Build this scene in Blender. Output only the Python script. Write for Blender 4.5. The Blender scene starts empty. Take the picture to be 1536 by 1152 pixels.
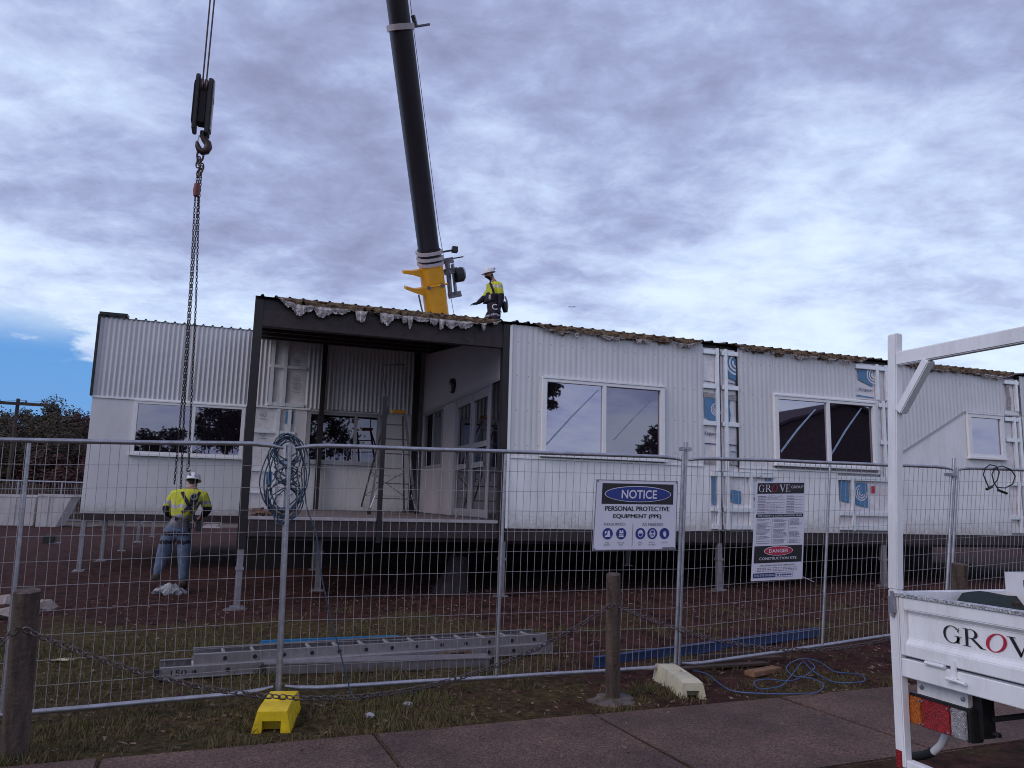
import bpy, bmesh, math, random
from mathutils import Vector, Matrix, noise
V = Vector
R = random.Random(7)
sc = bpy.context.scene
col = sc.collection
rad = math.radians

# ------------------------------------------------------------------ camera model
FPX = 1156.0
PI_, RO_, YA_ = rad(8.72), rad(1.48), rad(18.56)
CAM = V((0, 0, 1.65))
FW = V((math.sin(YA_)*math.cos(PI_), math.cos(YA_)*math.cos(PI_), math.sin(PI_)))
_r = V((math.cos(YA_), -math.sin(YA_), 0)); _u = _r.cross(FW)
RT = _r*math.cos(RO_) + _u*math.sin(RO_); UP = _u*math.cos(RO_) - _r*math.sin(RO_)
def ray(x, y): return FW + RT*((x-768)/FPX) - UP*((y-576)/FPX)
def pY(x, y, c): d = ray(x, y); return CAM + d*(c/d.y)            # photo point measured on the plane Y = c
def pX(x, y, c): d = ray(x, y); return CAM + d*(c/d.x)
def pZ(x, y, c): d = ray(x, y); return CAM + d*((c-CAM.z)/d.z)

cam_d = bpy.data.cameras.new('camera'); cam = bpy.data.objects.new('camera', cam_d); col.objects.link(cam)
m = Matrix((RT, UP, -FW)).transposed().to_4x4(); m.translation = CAM
cam.matrix_world = m
cam_d.sensor_width = 36; cam_d.lens = FPX/1536*36; cam_d.clip_start = .05; cam_d.clip_end = 6000
sc.camera = cam

# ------------------------------------------------------------------ materials
def nd(nt, t, **k):
    n = nt.nodes.new(t)
    for a, b in k.items(): setattr(n, a, b)
    return n
def mat(name, c, rough=.6, metal=0., var=.18, scale=6., bump=0., bscale=40., c2=None, ior=None, dirt=0., stretch=0.):
    M = bpy.data.materials.new(name); M.use_nodes = True; nt = M.node_tree; b = nt.nodes['Principled BSDF']; L = nt.links
    tc = nd(nt, 'ShaderNodeTexCoord')
    n = nd(nt, 'ShaderNodeTexNoise'); n.inputs['Scale'].default_value = scale; n.inputs['Detail'].default_value = 6; n.inputs['Roughness'].default_value = .65
    if stretch:
        ms = nd(nt, 'ShaderNodeMapping'); ms.inputs['Scale'].default_value = (1, 1, stretch); L.new(tc.outputs['Object'], ms.inputs[0]); L.new(ms.outputs[0], n.inputs['Vector'])
    else: L.new(tc.outputs['Object'], n.inputs['Vector'])
    r = nd(nt, 'ShaderNodeValToRGB'); e = r.color_ramp.elements
    lo = c2 if c2 else tuple(x*(1-var) for x in c); hi = c if c2 else tuple(min(1, x*(1+var)) for x in c)
    e[0].position = .32; e[1].position = .68; e[0].color = (*lo, 1); e[1].color = (*hi, 1)
    L.new(n.outputs['Fac'], r.inputs[0]); out = r.outputs[0]
    if dirt:
        n3 = nd(nt, 'ShaderNodeTexNoise'); n3.inputs['Scale'].default_value = 1.7; n3.inputs['Detail'].default_value = 9; n3.inputs['Roughness'].default_value = .75
        mp = nd(nt, 'ShaderNodeMapping'); mp.inputs['Scale'].default_value = (2.2, 2.2, .5)
        L.new(tc.outputs['Object'], mp.inputs[0]); L.new(mp.outputs[0], n3.inputs['Vector'])
        r3 = nd(nt, 'ShaderNodeValToRGB'); r3.color_ramp.elements[0].position = .45; r3.color_ramp.elements[1].position = .8
        r3.color_ramp.elements[1].color = (dirt, dirt, dirt, 1); r3.color_ramp.elements[0].color = (0, 0, 0, 1)
        L.new(n3.outputs['Fac'], r3.inputs[0])
        mx = nd(nt, 'ShaderNodeMixRGB'); mx.inputs[2].default_value = (.12, .085, .07, 1)
        L.new(r3.outputs[0], mx.inputs[0]); L.new(out, mx.inputs[1]); out = mx.outputs[0]
    L.new(out, b.inputs['Base Color'])
    b.inputs['Roughness'].default_value = rough; b.inputs['Metallic'].default_value = metal
    if ior: b.inputs['IOR'].default_value = ior
    if bump:
        n2 = nd(nt, 'ShaderNodeTexNoise'); n2.inputs['Scale'].default_value = bscale; n2.inputs['Detail'].default_value = 5
        L.new(tc.outputs['Object'], n2.inputs['Vector'])
        bp = nd(nt, 'ShaderNodeBump'); bp.inputs['Strength'].default_value = bump; bp.inputs['Distance'].default_value = .02
        L.new(n2.outputs['Fac'], bp.inputs['Height']); L.new(bp.outputs[0], b.inputs['Normal'])
    return M
m_clad = mat('corrugated_cladding', (.65, .63, .655), .5, 0, .05, 1.5, dirt=.12)
def screws(M):
    nt = M.node_tree; L = nt.links; b = nt.nodes['Principled BSDF']; src = b.inputs['Base Color'].links[0].from_socket
    tc = nd(nt, 'ShaderNodeTexCoord'); sp = nd(nt, 'ShaderNodeSeparateXYZ'); L.new(tc.outputs['Object'], sp.inputs[0])
    def mt(op, a, c):
        q = nd(nt, 'ShaderNodeMath', operation=op)
        for i, z in enumerate((a, c)):
            if isinstance(z, (int, float)): q.inputs[i].default_value = z
            else: L.new(z, q.inputs[i])
        return q.outputs[0]
    fx = mt('ABSOLUTE', mt('SUBTRACT', mt('MODULO', mt('ADD', sp.outputs[0], 40), .2), .1), 0); fz = mt('ABSOLUTE', mt('SUBTRACT', mt('MODULO', mt('ADD', sp.outputs[2], .12), .58), .29), 0)
    d = mt('ADD', mt('MULTIPLY', fx, fx), mt('MULTIPLY', fz, fz)); k = mt('MULTIPLY', mt('LESS_THAN', d, .00012), .6)
    lap = mt('MULTIPLY', mt('LESS_THAN', mt('MODULO', mt('ADD', sp.outputs[0], 40.03), .8), .007), .4); k = mt('MAXIMUM', k, lap)
    mx = nd(nt, 'ShaderNodeMixRGB'); mx.inputs[2].default_value = (.12, .10, .11, 1); L.new(k, mx.inputs[0]); L.new(src, mx.inputs[1]); L.new(mx.outputs[0], b.inputs['Base Color'])
screws(m_clad)
def splash(M, z0, z1):
    nt = M.node_tree; L = nt.links; b = nt.nodes['Principled BSDF']; src = b.inputs['Base Color'].links[0].from_socket
    tc = nd(nt, 'ShaderNodeTexCoord'); sp = nd(nt, 'ShaderNodeSeparateXYZ'); L.new(tc.outputs['Object'], sp.inputs[0])
    n = nd(nt, 'ShaderNodeTexNoise'); n.inputs['Scale'].default_value = 9; n.inputs['Detail'].default_value = 8; n.inputs['Roughness'].default_value = .75; L.new(tc.outputs['Object'], n.inputs['Vector'])
    q = nd(nt, 'ShaderNodeMapRange'); L.new(sp.outputs[2], q.inputs[0])
    for i, z in enumerate((z0, z1, .62, 0)): q.inputs[i+1].default_value = z
    a = nd(nt, 'ShaderNodeMath', operation='ADD'); L.new(q.outputs[0], a.inputs[0]); L.new(n.outputs['Fac'], a.inputs[1])
    r = nd(nt, 'ShaderNodeMapRange'); r.interpolation_type = 'SMOOTHSTEP'; L.new(a.outputs[0], r.inputs[0])
    for i, z in enumerate((.72, 1.25, 0, .55)): r.inputs[i+1].default_value = z
    mx = nd(nt, 'ShaderNodeMixRGB'); mx.inputs[2].default_value = (.17, .10, .08, 1); L.new(r.outputs[0], mx.inputs[0]); L.new(src, mx.inputs[1]); L.new(mx.outputs[0], b.inputs['Base Color'])

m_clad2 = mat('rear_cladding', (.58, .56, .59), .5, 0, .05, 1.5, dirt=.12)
m_panel = mat('white_panel', (.80, .78, .80), .5, 0, .05, 1.2, dirt=.30)
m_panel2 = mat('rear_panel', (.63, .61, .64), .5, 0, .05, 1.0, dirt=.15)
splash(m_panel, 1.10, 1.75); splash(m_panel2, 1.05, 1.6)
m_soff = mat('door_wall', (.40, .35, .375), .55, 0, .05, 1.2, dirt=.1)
m_trim = mat('window_frame', (.78, .76, .78), .35, 0, .03)
m_dtrim = mat('door_frame', (.36, .34, .37), .35, .4, .05)
m_stud = mat('steel_stud', (.80, .80, .84), .35, .35, .08, 9)
m_hookk = mat('hook_block_paint', (.012, .008, .010), .6, .1, .4, 8)
m_dark = mat('dark_steel', (.018, .011, .014), .45, .2, .3, 5, .1)
m_dark2 = mat('rusty_dark_steel', (.036, .022, .024), .6, .2, .4, 7, .2)
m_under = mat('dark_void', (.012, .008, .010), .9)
m_foil = mat('foil_board', (.74, .69, .72), .42, .25, .10, 6, .35, 14)
m_foilb = mat('silver_foil', (.36, .32, .325), .45, .45, .3, 10, .8, 30)
m_wool = mat('glass_wool', (.30, .195, .12), .95, 0, .5, 13, .8, 60, c2=(.05, .027, .018))
m_blue = mat('blue_print', (.075, .20, .38), .4, 0, .12)
m_navyp = mat('navy_print', (.03, .045, .16), .5, 0, .1)
m_roof = mat('roof_sheet', (.075, .05, .045), .5, .2, .3, 8)
m_roofl = mat('light_roof_sheet', (.4, .38, .4), .5, .2, .1, 4)
m_galv = mat('galvanised_steel', (.36, .345, .385), .36, .7, .22, 14, .1, 60)
m_wire = mat('mesh_wire', (.35, .31, .33), .5, .5, .2)
m_stump = mat('stump_steel', (.27, .25, .28), .45, .5, .2, 10, dirt=.5)
m_conc = mat('concrete', (.115, .088, .085), .9, 0, .4, 7, .4)
m_yplas = mat('yellow_plastic', (.75, .52, .01), .45, 0, .2, 5, .15, dirt=.5)
m_cplas = mat('cream_plastic', (.62, .56, .40), .5, 0, .12, 8, .15, dirt=.5)
m_wood = mat('weathered_timber', (.125, .085, .068), .9, 0, .4, 16, .6, 30, c2=(.032, .020, .017), stretch=.12)
m_timber = mat('timber_offcut', (.22, .11, .06), .85, 0, .35, 9, .4)
m_dtimb = mat('dark_timber', (.06, .035, .028), .9, 0, .35, 9, .4)
m_alul = mat('lit_aluminium', (.38, .355, .375), .35, .4, .1, 9)  # paler copy of the ladder metal, light on tops and rungs put into colour
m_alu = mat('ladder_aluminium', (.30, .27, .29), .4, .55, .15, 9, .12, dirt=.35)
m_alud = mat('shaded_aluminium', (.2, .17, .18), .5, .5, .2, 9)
m_black = mat('black_plastic', (.012, .01, .012), .5)
m_rub = mat('rubber', (.02, .018, .02), .8)
m_blubeam = mat('blue_painted_beam', (.016, .042, .14), .5, 0, .2, 8, dirt=.35)
m_blustrip = mat('blue_strip', (.02, .155, .33), .5, 0, .2, 8)
m_hose = mat('blue_grey_hose', (.03, .055, .095), .45, 0, .2)
m_hoseb = mat('blue_cord', (.045, .09, .22), .5, 0, .2)
m_chain = mat('chain_steel', (.11, .085, .09), .5, .6, .3, 30)
m_chaind = mat('dark_chain', (.05, .03, .03), .5, .5, .4, 30)
m_boom = mat('boom_black', (.014, .008, .014), .5, .1, .25, 2)
m_pink = mat('pale_collar', (.42, .36, .38), .5, 0, .15)
m_yel = mat('crane_yellow', (.68, .30, .006), .42, 0, .12, 2.5)
m_grey = mat('grey_machinery', (.14, .13, .15), .5, .4, .3, 8)
m_red = mat('red_paint', (.14, .02, .018), .5, 0, .3, 10)
m_utew = mat('ute_white_paint', (.82, .81, .85), .25, 0, .03, 3, .02, 200, dirt=.36)
m_tread = mat('tread_plate', (.8, .78, .82), .4, .3, .4, 45, .8, 90, c2=(.12, .11, .12))
m_signw = mat('sign_white', (.66, .62, .72), .4, 0, .03)
m_signk = mat('sign_black', (.014, .010, .014), .5)
m_signb = mat('sign_blue', (.018, .03, .20), .4)
m_signr = mat('sign_red', (.45, .02, .05), .4)
m_grtxt = mat('sign_grey_text', (.20, .18, .24), .5)
m_lens_a = mat('amber_lens', (.42, .095, .004), .2, 0, .45, 60, .6, 160)
m_lens_r = mat('red_lens', (.27, .004, .010), .15, 0, .5, 40, .6, 160)
m_lens_c = mat('clear_lens', (.40, .38, .40), .15, .3, .4, 60, .9, 140)
m_greent = mat('dark_green_tarp', (.006, .016, .016), .6, 0, .3, 5, .4)
m_whitep = mat('white_plastic', (.68, .66, .70), .45, 0, .06)
m_bag = mat('plastic_bag', (.33, .32, .35), .3, 0, .25, 20, .8, 30)
m_skin = mat('skin', (.32, .17, .12), .55)
m_hivis = mat('hivis_yellow', (.52, .52, .03), .75, 0, .16, 9, .5, 25)
m_navy = mat('navy_cloth', (.018, .014, .028), .9, 0, .3, 9, .4, 25)
m_reft = mat('reflective_tape', (.36, .33, .36), .4, .2, .2)
m_denim = mat('denim', (.10, .13, .20), .9, 0, .35, 7, .6, 30)
m_beard = mat('dark_hair', (.012, .008, .008), .9)
m_helm = mat('helmet_white', (.72, .70, .74), .3, 0, .05)
m_boot = mat('boot_leather', (.045, .03, .024), .8)
m_leafp = mat('dead_leaf', (.27, .18, .13), .9, 0, .5, 90, c2=(.07, .04, .03))
m_grass = mat('grass_blade', (.070, .078, .020), .8, 0, .5, 6., c2=(.14, .092, .045))
m_bark = mat('bark', (.06, .042, .036), .95, 0, .4, 6, .6)
m_leaf = mat('dark_foliage', (.068, .046, .026), .85, 0, .5, .8, c2=(.018, .014, .009))
m_leafr = mat('reddish_foliage', (.095, .030, .026), .85, 0, .5, .8, c2=(.032, .014, .012))
m_leafb = mat('brown_foliage', (.078, .052, .027), .85, 0, .5, .8, c2=(.024, .015, .011))
m_skip = mat('skip_paint', (.50, .46, .47), .6, 0, .12, 2, dirt=.4)
m_rubble = mat('pale_rubble', (.27, .22, .205), .95, 0, .3, 6, .5)
m_brick = mat('house_brick', (.10, .06, .05), .9, 0, .3, 3)
m_tile = mat('house_roof_tile', (.06, .04, .04), .8, 0, .3, 4)
m_deck = mat('deck_board', (.20, .15, .15), .7, 0, .25, 6, dirt=.4)
m_decklip = mat('deck_lip', (.36, .32, .34), .6, 0, .15, 6)
m_tape = mat('blue_tape', (.26, .33, .46), .4)
m_plane = mat('aircraft_paint', (.25, .28, .34), .4)

def glass_mat(name, ior, c=(.010, .008, .012)):
    M = mat(name, c, .015, 0, .1, 2, 0, ior=ior); nt = M.node_tree; b = nt.nodes['Principled BSDF']
    n = nd(nt, 'ShaderNodeTexNoise'); n.inputs['Scale'].default_value = 1.1; n.inputs['Detail'].default_value = 1
    tc = nd(nt, 'ShaderNodeTexCoord'); nt.links.new(tc.outputs['Object'], n.inputs['Vector'])
    bp = nd(nt, 'ShaderNodeBump'); bp.inputs['Strength'].default_value = .05; bp.inputs['Distance'].default_value = .03
    nt.links.new(n.outputs['Fac'], bp.inputs['Height']); nt.links.new(bp.outputs[0], b.inputs['Normal']); b.inputs['Specular Tint'].default_value = (.86, .80, 1, 1)
    return M
m_glass = glass_mat('window_glass', 4.3)
m_glassd = glass_mat('shaded_glass', 2.1)
m_glasss = glass_mat('dark_tint_glass', 3.0)

# ------------------------------------------------------------------ builders
def setp(o, label=None, cat=None, group=None, kind=None):
    if label: o['label'] = label
    if cat: o['category'] = cat
    if group: o['group'] = group
    if kind: o['kind'] = kind
    return o
def thing(name, label, cat, loc=(0, 0, 0), group=None):
    o = bpy.data.objects.new(name, None); o.empty_display_size = .2; col.objects.link(o); o.location = loc
    return setp(o, label, cat, group)
def base_of(o):
    v = V((0, 0, 0))
    while o: v = v + o.location; o = o.parent
    return v
class MB:
    def __init__(s): s.v = []; s.f = []; s.mi = []; s.cur = 0
    def quad(s, *p):
        i = len(s.v); s.v += [V(q) for q in p]; s.f.append(tuple(range(i, i+len(p)))); s.mi.append(s.cur); return s
    def hexa(s, p):     # 8 points: bottom ring 0-3, top ring 4-7
        i = len(s.v); s.v += [V(q) for q in p]
        for f in ((3, 2, 1, 0), (4, 5, 6, 7), (0, 1, 5, 4), (1, 2, 6, 5), (2, 3, 7, 6), (3, 0, 4, 7)):
            s.f.append(tuple(i+k for k in f)); s.mi.append(s.cur)
        return s
    def box(s, x0, x1, y0, y1, z0, z1):
        return s.hexa([(x0, y0, z0), (x1, y0, z0), (x1, y1, z0), (x0, y1, z0), (x0, y0, z1), (x1, y0, z1), (x1, y1, z1), (x0, y1, z1)])
    def bar(s, a, b, w, h=None, up=(0, 0, 1)):
        h = h or w; a = V(a); b = V(b); d = (b-a).normalized(); u = V(up)
        if abs(d.dot(u)) > .97: u = V((0, 1, 0)) if abs(d.y) < .9 else V((1, 0, 0))
        x = d.cross(u).normalized(); u = x.cross(d)
        x *= w/2; u *= h/2
        return s.hexa([a-x-u, a+x-u, a+x+u, a-x+u, b-x-u, b+x-u, b+x+u, b-x+u])
    def tube(s, pts, r, n=8, closed=False, cap=True):
        pts = [V(p) for p in pts]; k = len(pts); rs = r if isinstance(r, (list, tuple)) else [r]*k
        rings = []; prev = None
        for i in range(k):
            if closed: d = pts[(i+1) % k]-pts[i-1]
            else: d = pts[min(i+1, k-1)]-pts[max(i-1, 0)]
            if d.length < 1e-9: d = V((0, 0, 1))
            d.normalize()
            if prev is None:
                x = d.orthogonal().normalized()
            else:
                x = prev-d*prev.dot(d)
                x = x.normalized() if x.length > 1e-6 else d.orthogonal().normalized()
            prev = x; y = d.cross(x); i0 = len(s.v)
            for j in range(n):
                a = 2*math.pi*j/n; s.v.append(pts[i]+(x*math.cos(a)+y*math.sin(a))*rs[i])
            rings.append(i0)
        for i in range(k if closed else k-1):
            a = rings[i]; b = rings[(i+1) % k]
            for j in range(n):
                s.f.append((a+j, a+(j+1) % n, b+(j+1) % n, b+j)); s.mi.append(s.cur)
        if cap and not closed:
            s.f.append(tuple(rings[0]+j for j in reversed(range(n)))); s.mi.append(s.cur)
            s.f.append(tuple(rings[-1]+j for j in range(n))); s.mi.append(s.cur)
        return s
    def prism(s, poly, d):
        d = V(d); n = len(poly); i = len(s.v); s.v += [V(p) for p in poly]+[V(p)+d for p in poly]
        s.f.append(tuple(i+k for k in reversed(range(n)))); s.f.append(tuple(i+n+k for k in range(n)))
        for k in range(n): s.f.append((i+k, i+(k+1) % n, i+n+(k+1) % n, i+n+k))
        s.mi += [s.cur]*(n+2); return s
    def lathe(s, prof, c, ax=(0, 0, 1), n=20):
        ax = V(ax).normalized(); x = ax.orthogonal().normalized(); y = ax.cross(x); c = V(c); rr = []
        for (r, z) in prof:
            rr.append(len(s.v))
            for j in range(n):
                a = 2*math.pi*j/n; s.v.append(c+ax*z+(x*math.cos(a)+y*math.sin(a))*max(r, 1e-4))
        for i in range(len(prof)-1):
            for j in range(n): s.f.append((rr[i]+j, rr[i]+(j+1) % n, rr[i+1]+(j+1) % n, rr[i+1]+j)); s.mi.append(s.cur)
        return s
    def grid(s, fn, nu, nv):
        i = len(s.v)
        for a in range(nu+1):
            for b in range(nv+1): s.v.append(V(fn(a/nu, b/nv)))
        for a in range(nu):
            for b in range(nv):
                k = i+a*(nv+1)+b; s.f.append((k, k+nv+1, k+nv+2, k+1)); s.mi.append(s.cur)
        return s
    def build(s, name, mats, parent=None, origin=None, smooth=False, label=None, fix=True, bevel=0):
        if not isinstance(mats, (list, tuple)): mats = [mats]
        o0 = base_of(parent) if parent else V(origin) if origin is not None else V((0, 0, 0))
        me = bpy.data.meshes.new(name); me.from_pydata([p-o0 for p in s.v], [], s.f)
        for mm in mats: me.materials.append(mm)
        if len(mats) > 1: me.polygons.foreach_set('material_index', s.mi)
        me.validate()
        if fix or bevel:
            bm = bmesh.new(); bm.from_mesh(me)
            if bevel:
                bmesh.ops.bevel(bm, geom=[e for e in bm.edges if len(e.link_faces) == 2 and e.calc_face_angle(0) > .6], offset=bevel, segments=2, affect='EDGES', clamp_overlap=True)
            bmesh.ops.recalc_face_normals(bm, faces=bm.faces); bm.to_mesh(me); bm.free()
        if smooth:
            for p in me.polygons: p.use_smooth = True
            try: me.set_sharp_from_angle(angle=rad(40))
            except Exception: pass
        o = bpy.data.objects.new(name, me); col.objects.link(o)
        if parent: o.parent = parent
        else: o.location = o0
        if label: o['label'] = label
        return o
def struct(o): return setp(o, kind='structure')

def text2d(txt, size=1., bold=0., shear=0., align='LEFT', sx=1.):
    c = bpy.data.curves.new('lettering', 'FONT'); c.body = txt; c.size = size; c.offset = bold; c.shear = shear; c.align_x = align; c.resolution_u = 4
    o = bpy.data.objects.new('lettering', c); col.objects.link(o)
    dg = bpy.context.evaluated_depsgraph_get(); me = bpy.data.meshes.new_from_object(o.evaluated_get(dg))
    r = ([(v.co.x*sx, v.co.y) for v in me.vertices], [tuple(p.vertices) for p in me.polygons])
    bpy.data.objects.remove(o); bpy.data.curves.remove(c); bpy.data.meshes.remove(me)
    return r
def put2d(mb, shape, fn):
    vs, fs = shape; i = len(mb.v); mb.v += [V(fn(a, b)) for a, b in vs]
    for f in fs: mb.f.append(tuple(i+k for k in f)); mb.mi.append(mb.cur)
def fit_text(txt, x0, x1, y0, h, bold=0., shear=0.):
    vs, fs = text2d(txt, 1., bold, shear)
    xa = min(v[0] for v in vs); xb = max(v[0] for v in vs); ya = min(v[1] for v in vs); yb = max(v[1] for v in vs)
    return [(x0+(v[0]-xa)/(xb-xa)*(x1-x0), y0+(v[1]-ya)/(yb-ya)*h) for v in vs], fs
def ring2(cx, cy, rx, ry, ix, iy, a0=0, a1=360, n=40, sh=0):
    vs = []; fs = []
    for k in range(n+1):
        a = rad(a0+(a1-a0)*k/n)
        for (p, q) in ((rx, ry), (ix, iy)):
            y = cy+q*math.sin(a); vs.append((cx+p*math.cos(a)+sh*(y-cy), y))
    for k in range(n): fs.append((2*k, 2*k+2, 2*k+3, 2*k+1))
    return vs, fs
def poly2(*ps):
    vs = []; fs = []
    for p in ps: i = len(vs); vs += p; fs.append(tuple(range(i, i+len(p))))
    return vs, fs
def rc(a, b, c, d): return [(a, c), (b, c), (b, d), (a, d)]
def join2(*ss):
    vs = []; fs = []
    for v, f in ss:
        i = len(vs); vs += v; fs += [tuple(k+i for k in q) for q in f]
    return vs, fs
def ell(cx, cy, rx, ry, n=36): return [(cx+rx*math.cos(2*math.pi*k/n), cy+ry*math.sin(2*math.pi*k/n)) for k in range(n)]
SERIF = {
 'G': (join2(ring2(.46, .5, .42, .51, .30, .47, 42, 345), poly2(rc(.70, .82, .04, .42), rc(.58, .94, .42, .455), [(.74, .70), (.80, .66), (.82, .93), (.79, .93)])), .98),
 'R': (join2(poly2(rc(.12, .25, .03, .97), rc(.0, .38, 0, .03), rc(.0, .40, .97, 1.0), rc(.25, .40, .47, .505), [(.36, .48), (.52, .48), (.98, 0), (.80, 0)], rc(.80, 1.06, -.003, .03)), ring2(.40, .7375, .30, .2625, .16, .2325, -90, 90, 20)), 1.04),
 'O': (ring2(.47, .5, .45, .53, .30, .48, 0, 360, 48, .22), .96),
 'V': (poly2([(.06, .97), (.23, .97), (.58, .14), (.52, -.01), (.48, -.01)], [(.80, .97), (.86, .97), (.54, .03), (.51, .12)], rc(-.04, .34, .97, 1.0), rc(.68, .98, .97, 1.0)), .96),
 'E': (poly2(rc(.12, .25, .03, .97), rc(.0, .7, 0, .03), rc(.0, .68, .97, 1.0), rc(.25, .52, .485, .52), [(.70, 0), (.76, .24), (.72, .24), (.62, .03)], [(.68, 1), (.70, .78), (.66, .78), (.6, .97)], rc(.50, .53, .40, .61)), .8)}
def sc2(s, x, y, w, h): return [(x+a*w, y+b*h) for a, b in s[0]], s[1]

# ------------------------------------------------------------------ world: broken overcast over a Nishita sky
SUN_EL, SUN_AZ = rad(36), rad(248)
w = bpy.data.worlds.new('World'); sc.world = w; w.use_nodes = True; nt = w.node_tree; L = nt.links
bg = nt.nodes['Background']; bg.inputs[1].default_value = .1
sky = nd(nt, 'ShaderNodeTexSky', sky_type='NISHITA'); sky.sun_disc = False; sky.sun_elevation = SUN_EL; sky.sun_rotation = SUN_AZ
tc = nd(nt, 'ShaderNodeTexCoord'); sep = nd(nt, 'ShaderNodeSeparateXYZ'); L.new(tc.outputs['Generated'], sep.inputs[0])
def mth(op, a, b=None, clamp=False):
    n = nd(nt, 'ShaderNodeMath', operation=op); n.use_clamp = clamp
    for i, x in enumerate((a, b)):
        if x is None: continue
        if isinstance(x, (int, float)): n.inputs[i].default_value = x
        else: L.new(x, n.inputs[i])
    return n.outputs[0]
def mrange(x, a, b, c, d):
    n = nd(nt, 'ShaderNodeMapRange'); n.interpolation_type = 'SMOOTHSTEP'; L.new(x, n.inputs[0])
    for i, q in enumerate((a, b, c, d)): n.inputs[i+1].default_value = q
    return n.outputs[0]
zc = mth('MAXIMUM', sep.outputs[2], 0.); den = mth('ADD', zc, .20)
cmb = nd(nt, 'ShaderNodeCombineXYZ'); 
ca_, sa_ = math.cos(YA_), math.sin(YA_)
xr0 = mth('SUBTRACT', mth('MULTIPLY', sep.outputs[0], ca_), mth('MULTIPLY', sep.outputs[1], sa_)); yr0 = mth('ADD', mth('MULTIPLY', sep.outputs[0], sa_), mth('MULTIPLY', sep.outputs[1], ca_))
L.new(mth('DIVIDE', xr0, den), cmb.inputs[0]); L.new(mth('DIVIDE', yr0, den), cmb.inputs[1])
def noi(scale, det, rough, dist=0., off=(0, 0, 0), st=(1, 1, 1)):
    mp = nd(nt, 'ShaderNodeMapping'); mp.inputs['Location'].default_value = off; mp.inputs['Scale'].default_value = st; L.new(cmb.outputs[0], mp.inputs[0])
    n = nd(nt, 'ShaderNodeTexNoise'); n.inputs['Scale'].default_value = scale; n.inputs['Detail'].default_value = det; n.inputs['Roughness'].default_value = rough; n.inputs['Distortion'].default_value = dist
    L.new(mp.outputs[0], n.inputs['Vector']); return n.outputs['Fac']
nA = noi(.95, 3, .5, .2, (3.1, 1.7, 0), (1, 1.15, 1)); nB = noi(1.9, 15, .61, .25, (0, 4, 0), (1, 1.1, 1)); nC = noi(8., 10, .64, .3, (5, 0, 0), (1, 1.2, 1))
mixn = mth('ADD', mth('ADD', mth('MULTIPLY', nA, .60), mth('MULTIPLY', nB, .60)), mth('MULTIPLY', nC, .31))   # about .70 mean
el = mrange(sep.outputs[2], .08, .62, .11, -.10)
fac = mrange(mth('ADD', mixn, el), .48, .98, 0, 1)
rp = nd(nt, 'ShaderNodeValToRGB'); e = rp.color_ramp.elements
e[0].position = 0; e[0].color = (2.65, 2.88, 4.7, 1); e[1].position = 1; e[1].color = (7.8, 9.25, 10.5, 1)
k = e.new(.35); k.color = (4.0, 4.65, 7.3, 1); k = e.new(.7); k.color = (5.85, 7.1, 9.75, 1)
L.new(fac, rp.inputs[0])
# blue gaps low over the horizon
hz = mrange(sep.outputs[2], .05, .25, .30, -.24)
lft = mrange(sep.outputs[0], -.26, -.06, .40, 0.)
frt = mrange(sep.outputs[1], -.2, .3, -.4, 0.)
gap = mrange(mth('ADD', mth('ADD', mth('ADD', noi(2.2, 7, .6, .3, (9, 2, 0)), hz), lft), frt), .70, .80, 0, 1)
gap = mth('MULTIPLY', gap, mrange(sep.outputs[2], .15, .215, 1, 0))
blue = nd(nt, 'ShaderNodeMixRGB'); blue.inputs[0].default_value = .75; blue.inputs[2].default_value = (1.0, 3.5, 8.4, 1); L.new(sky.outputs[0], blue.inputs[1])
mx = nd(nt, 'ShaderNodeMixRGB'); L.new(gap, mx.inputs[0]); L.new(rp.outputs[0], mx.inputs[1]); L.new(blue.outputs[0], mx.inputs[2])
L.new(mx.outputs[0], bg.inputs[0])
sd = bpy.data.lights.new('sun', 'SUN'); sd.energy = 1.1; sd.angle = rad(35); sd.color = (1, .90, .84)
so = bpy.data.objects.new('sun', sd); col.objects.link(so)
sdir = V((math.sin(SUN_AZ)*math.cos(SUN_EL), math.cos(SUN_AZ)*math.cos(SUN_EL), math.sin(SUN_EL)))
so.rotation_euler = sdir.to_track_quat('Z', 'Y').to_euler(); so.location = (-20, -20, 30)
sc.view_settings.view_transform = 'Standard'; sc.view_settings.look = 'None'; sc.view_settings.exposure = 0; sc.view_settings.gamma = 1
sc.render.engine = 'CYCLES'
try: sc.cycles.use_denoising = True; sc.cycles.filter_width = 1.0
except Exception: pass

# ------------------------------------------------------------------ ground
def sst(a, b, x): t = max(0, min(1, (x-a)/(b-a))); return t*t*(3-2*t)
def gz(x, y, rough=True):
    z = -.12+sst(7.6, 12, y)*(.14+.04*max(0, min(3, x))+.011*max(0, min(10, x-3)))
    z += .03*sst(14, 30, y)
    if rough:
        k = sst(6.0, 6.6, y)*(1-sst(30, 60, y)); w8 = sst(1.0, 3.5, x)
        for yc in (9.75+.18*math.sin(x*.6), 11.3+.18*math.sin(x*.6+.2)):
            q8 = (y-yc)/.16
            if abs(q8) < 4: z += w8*(-.045*math.exp(-q8*q8)+.028*(math.exp(-(q8-1.9)**2)+math.exp(-(q8+1.9)**2)))*(1+.5*noise.noise(V((x*2.3, yc, 3))))
        z += k*(.035*noise.noise(V((x*.9, y*.9, 3)))+.02*noise.noise(V((x*3, y*3, 8)))*sst(6.6, 8, y)+.014*noise.noise(V((x*8, y*8, 1)))+.007*noise.noise(V((x*17, y*17, 5))))
    return z
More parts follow.
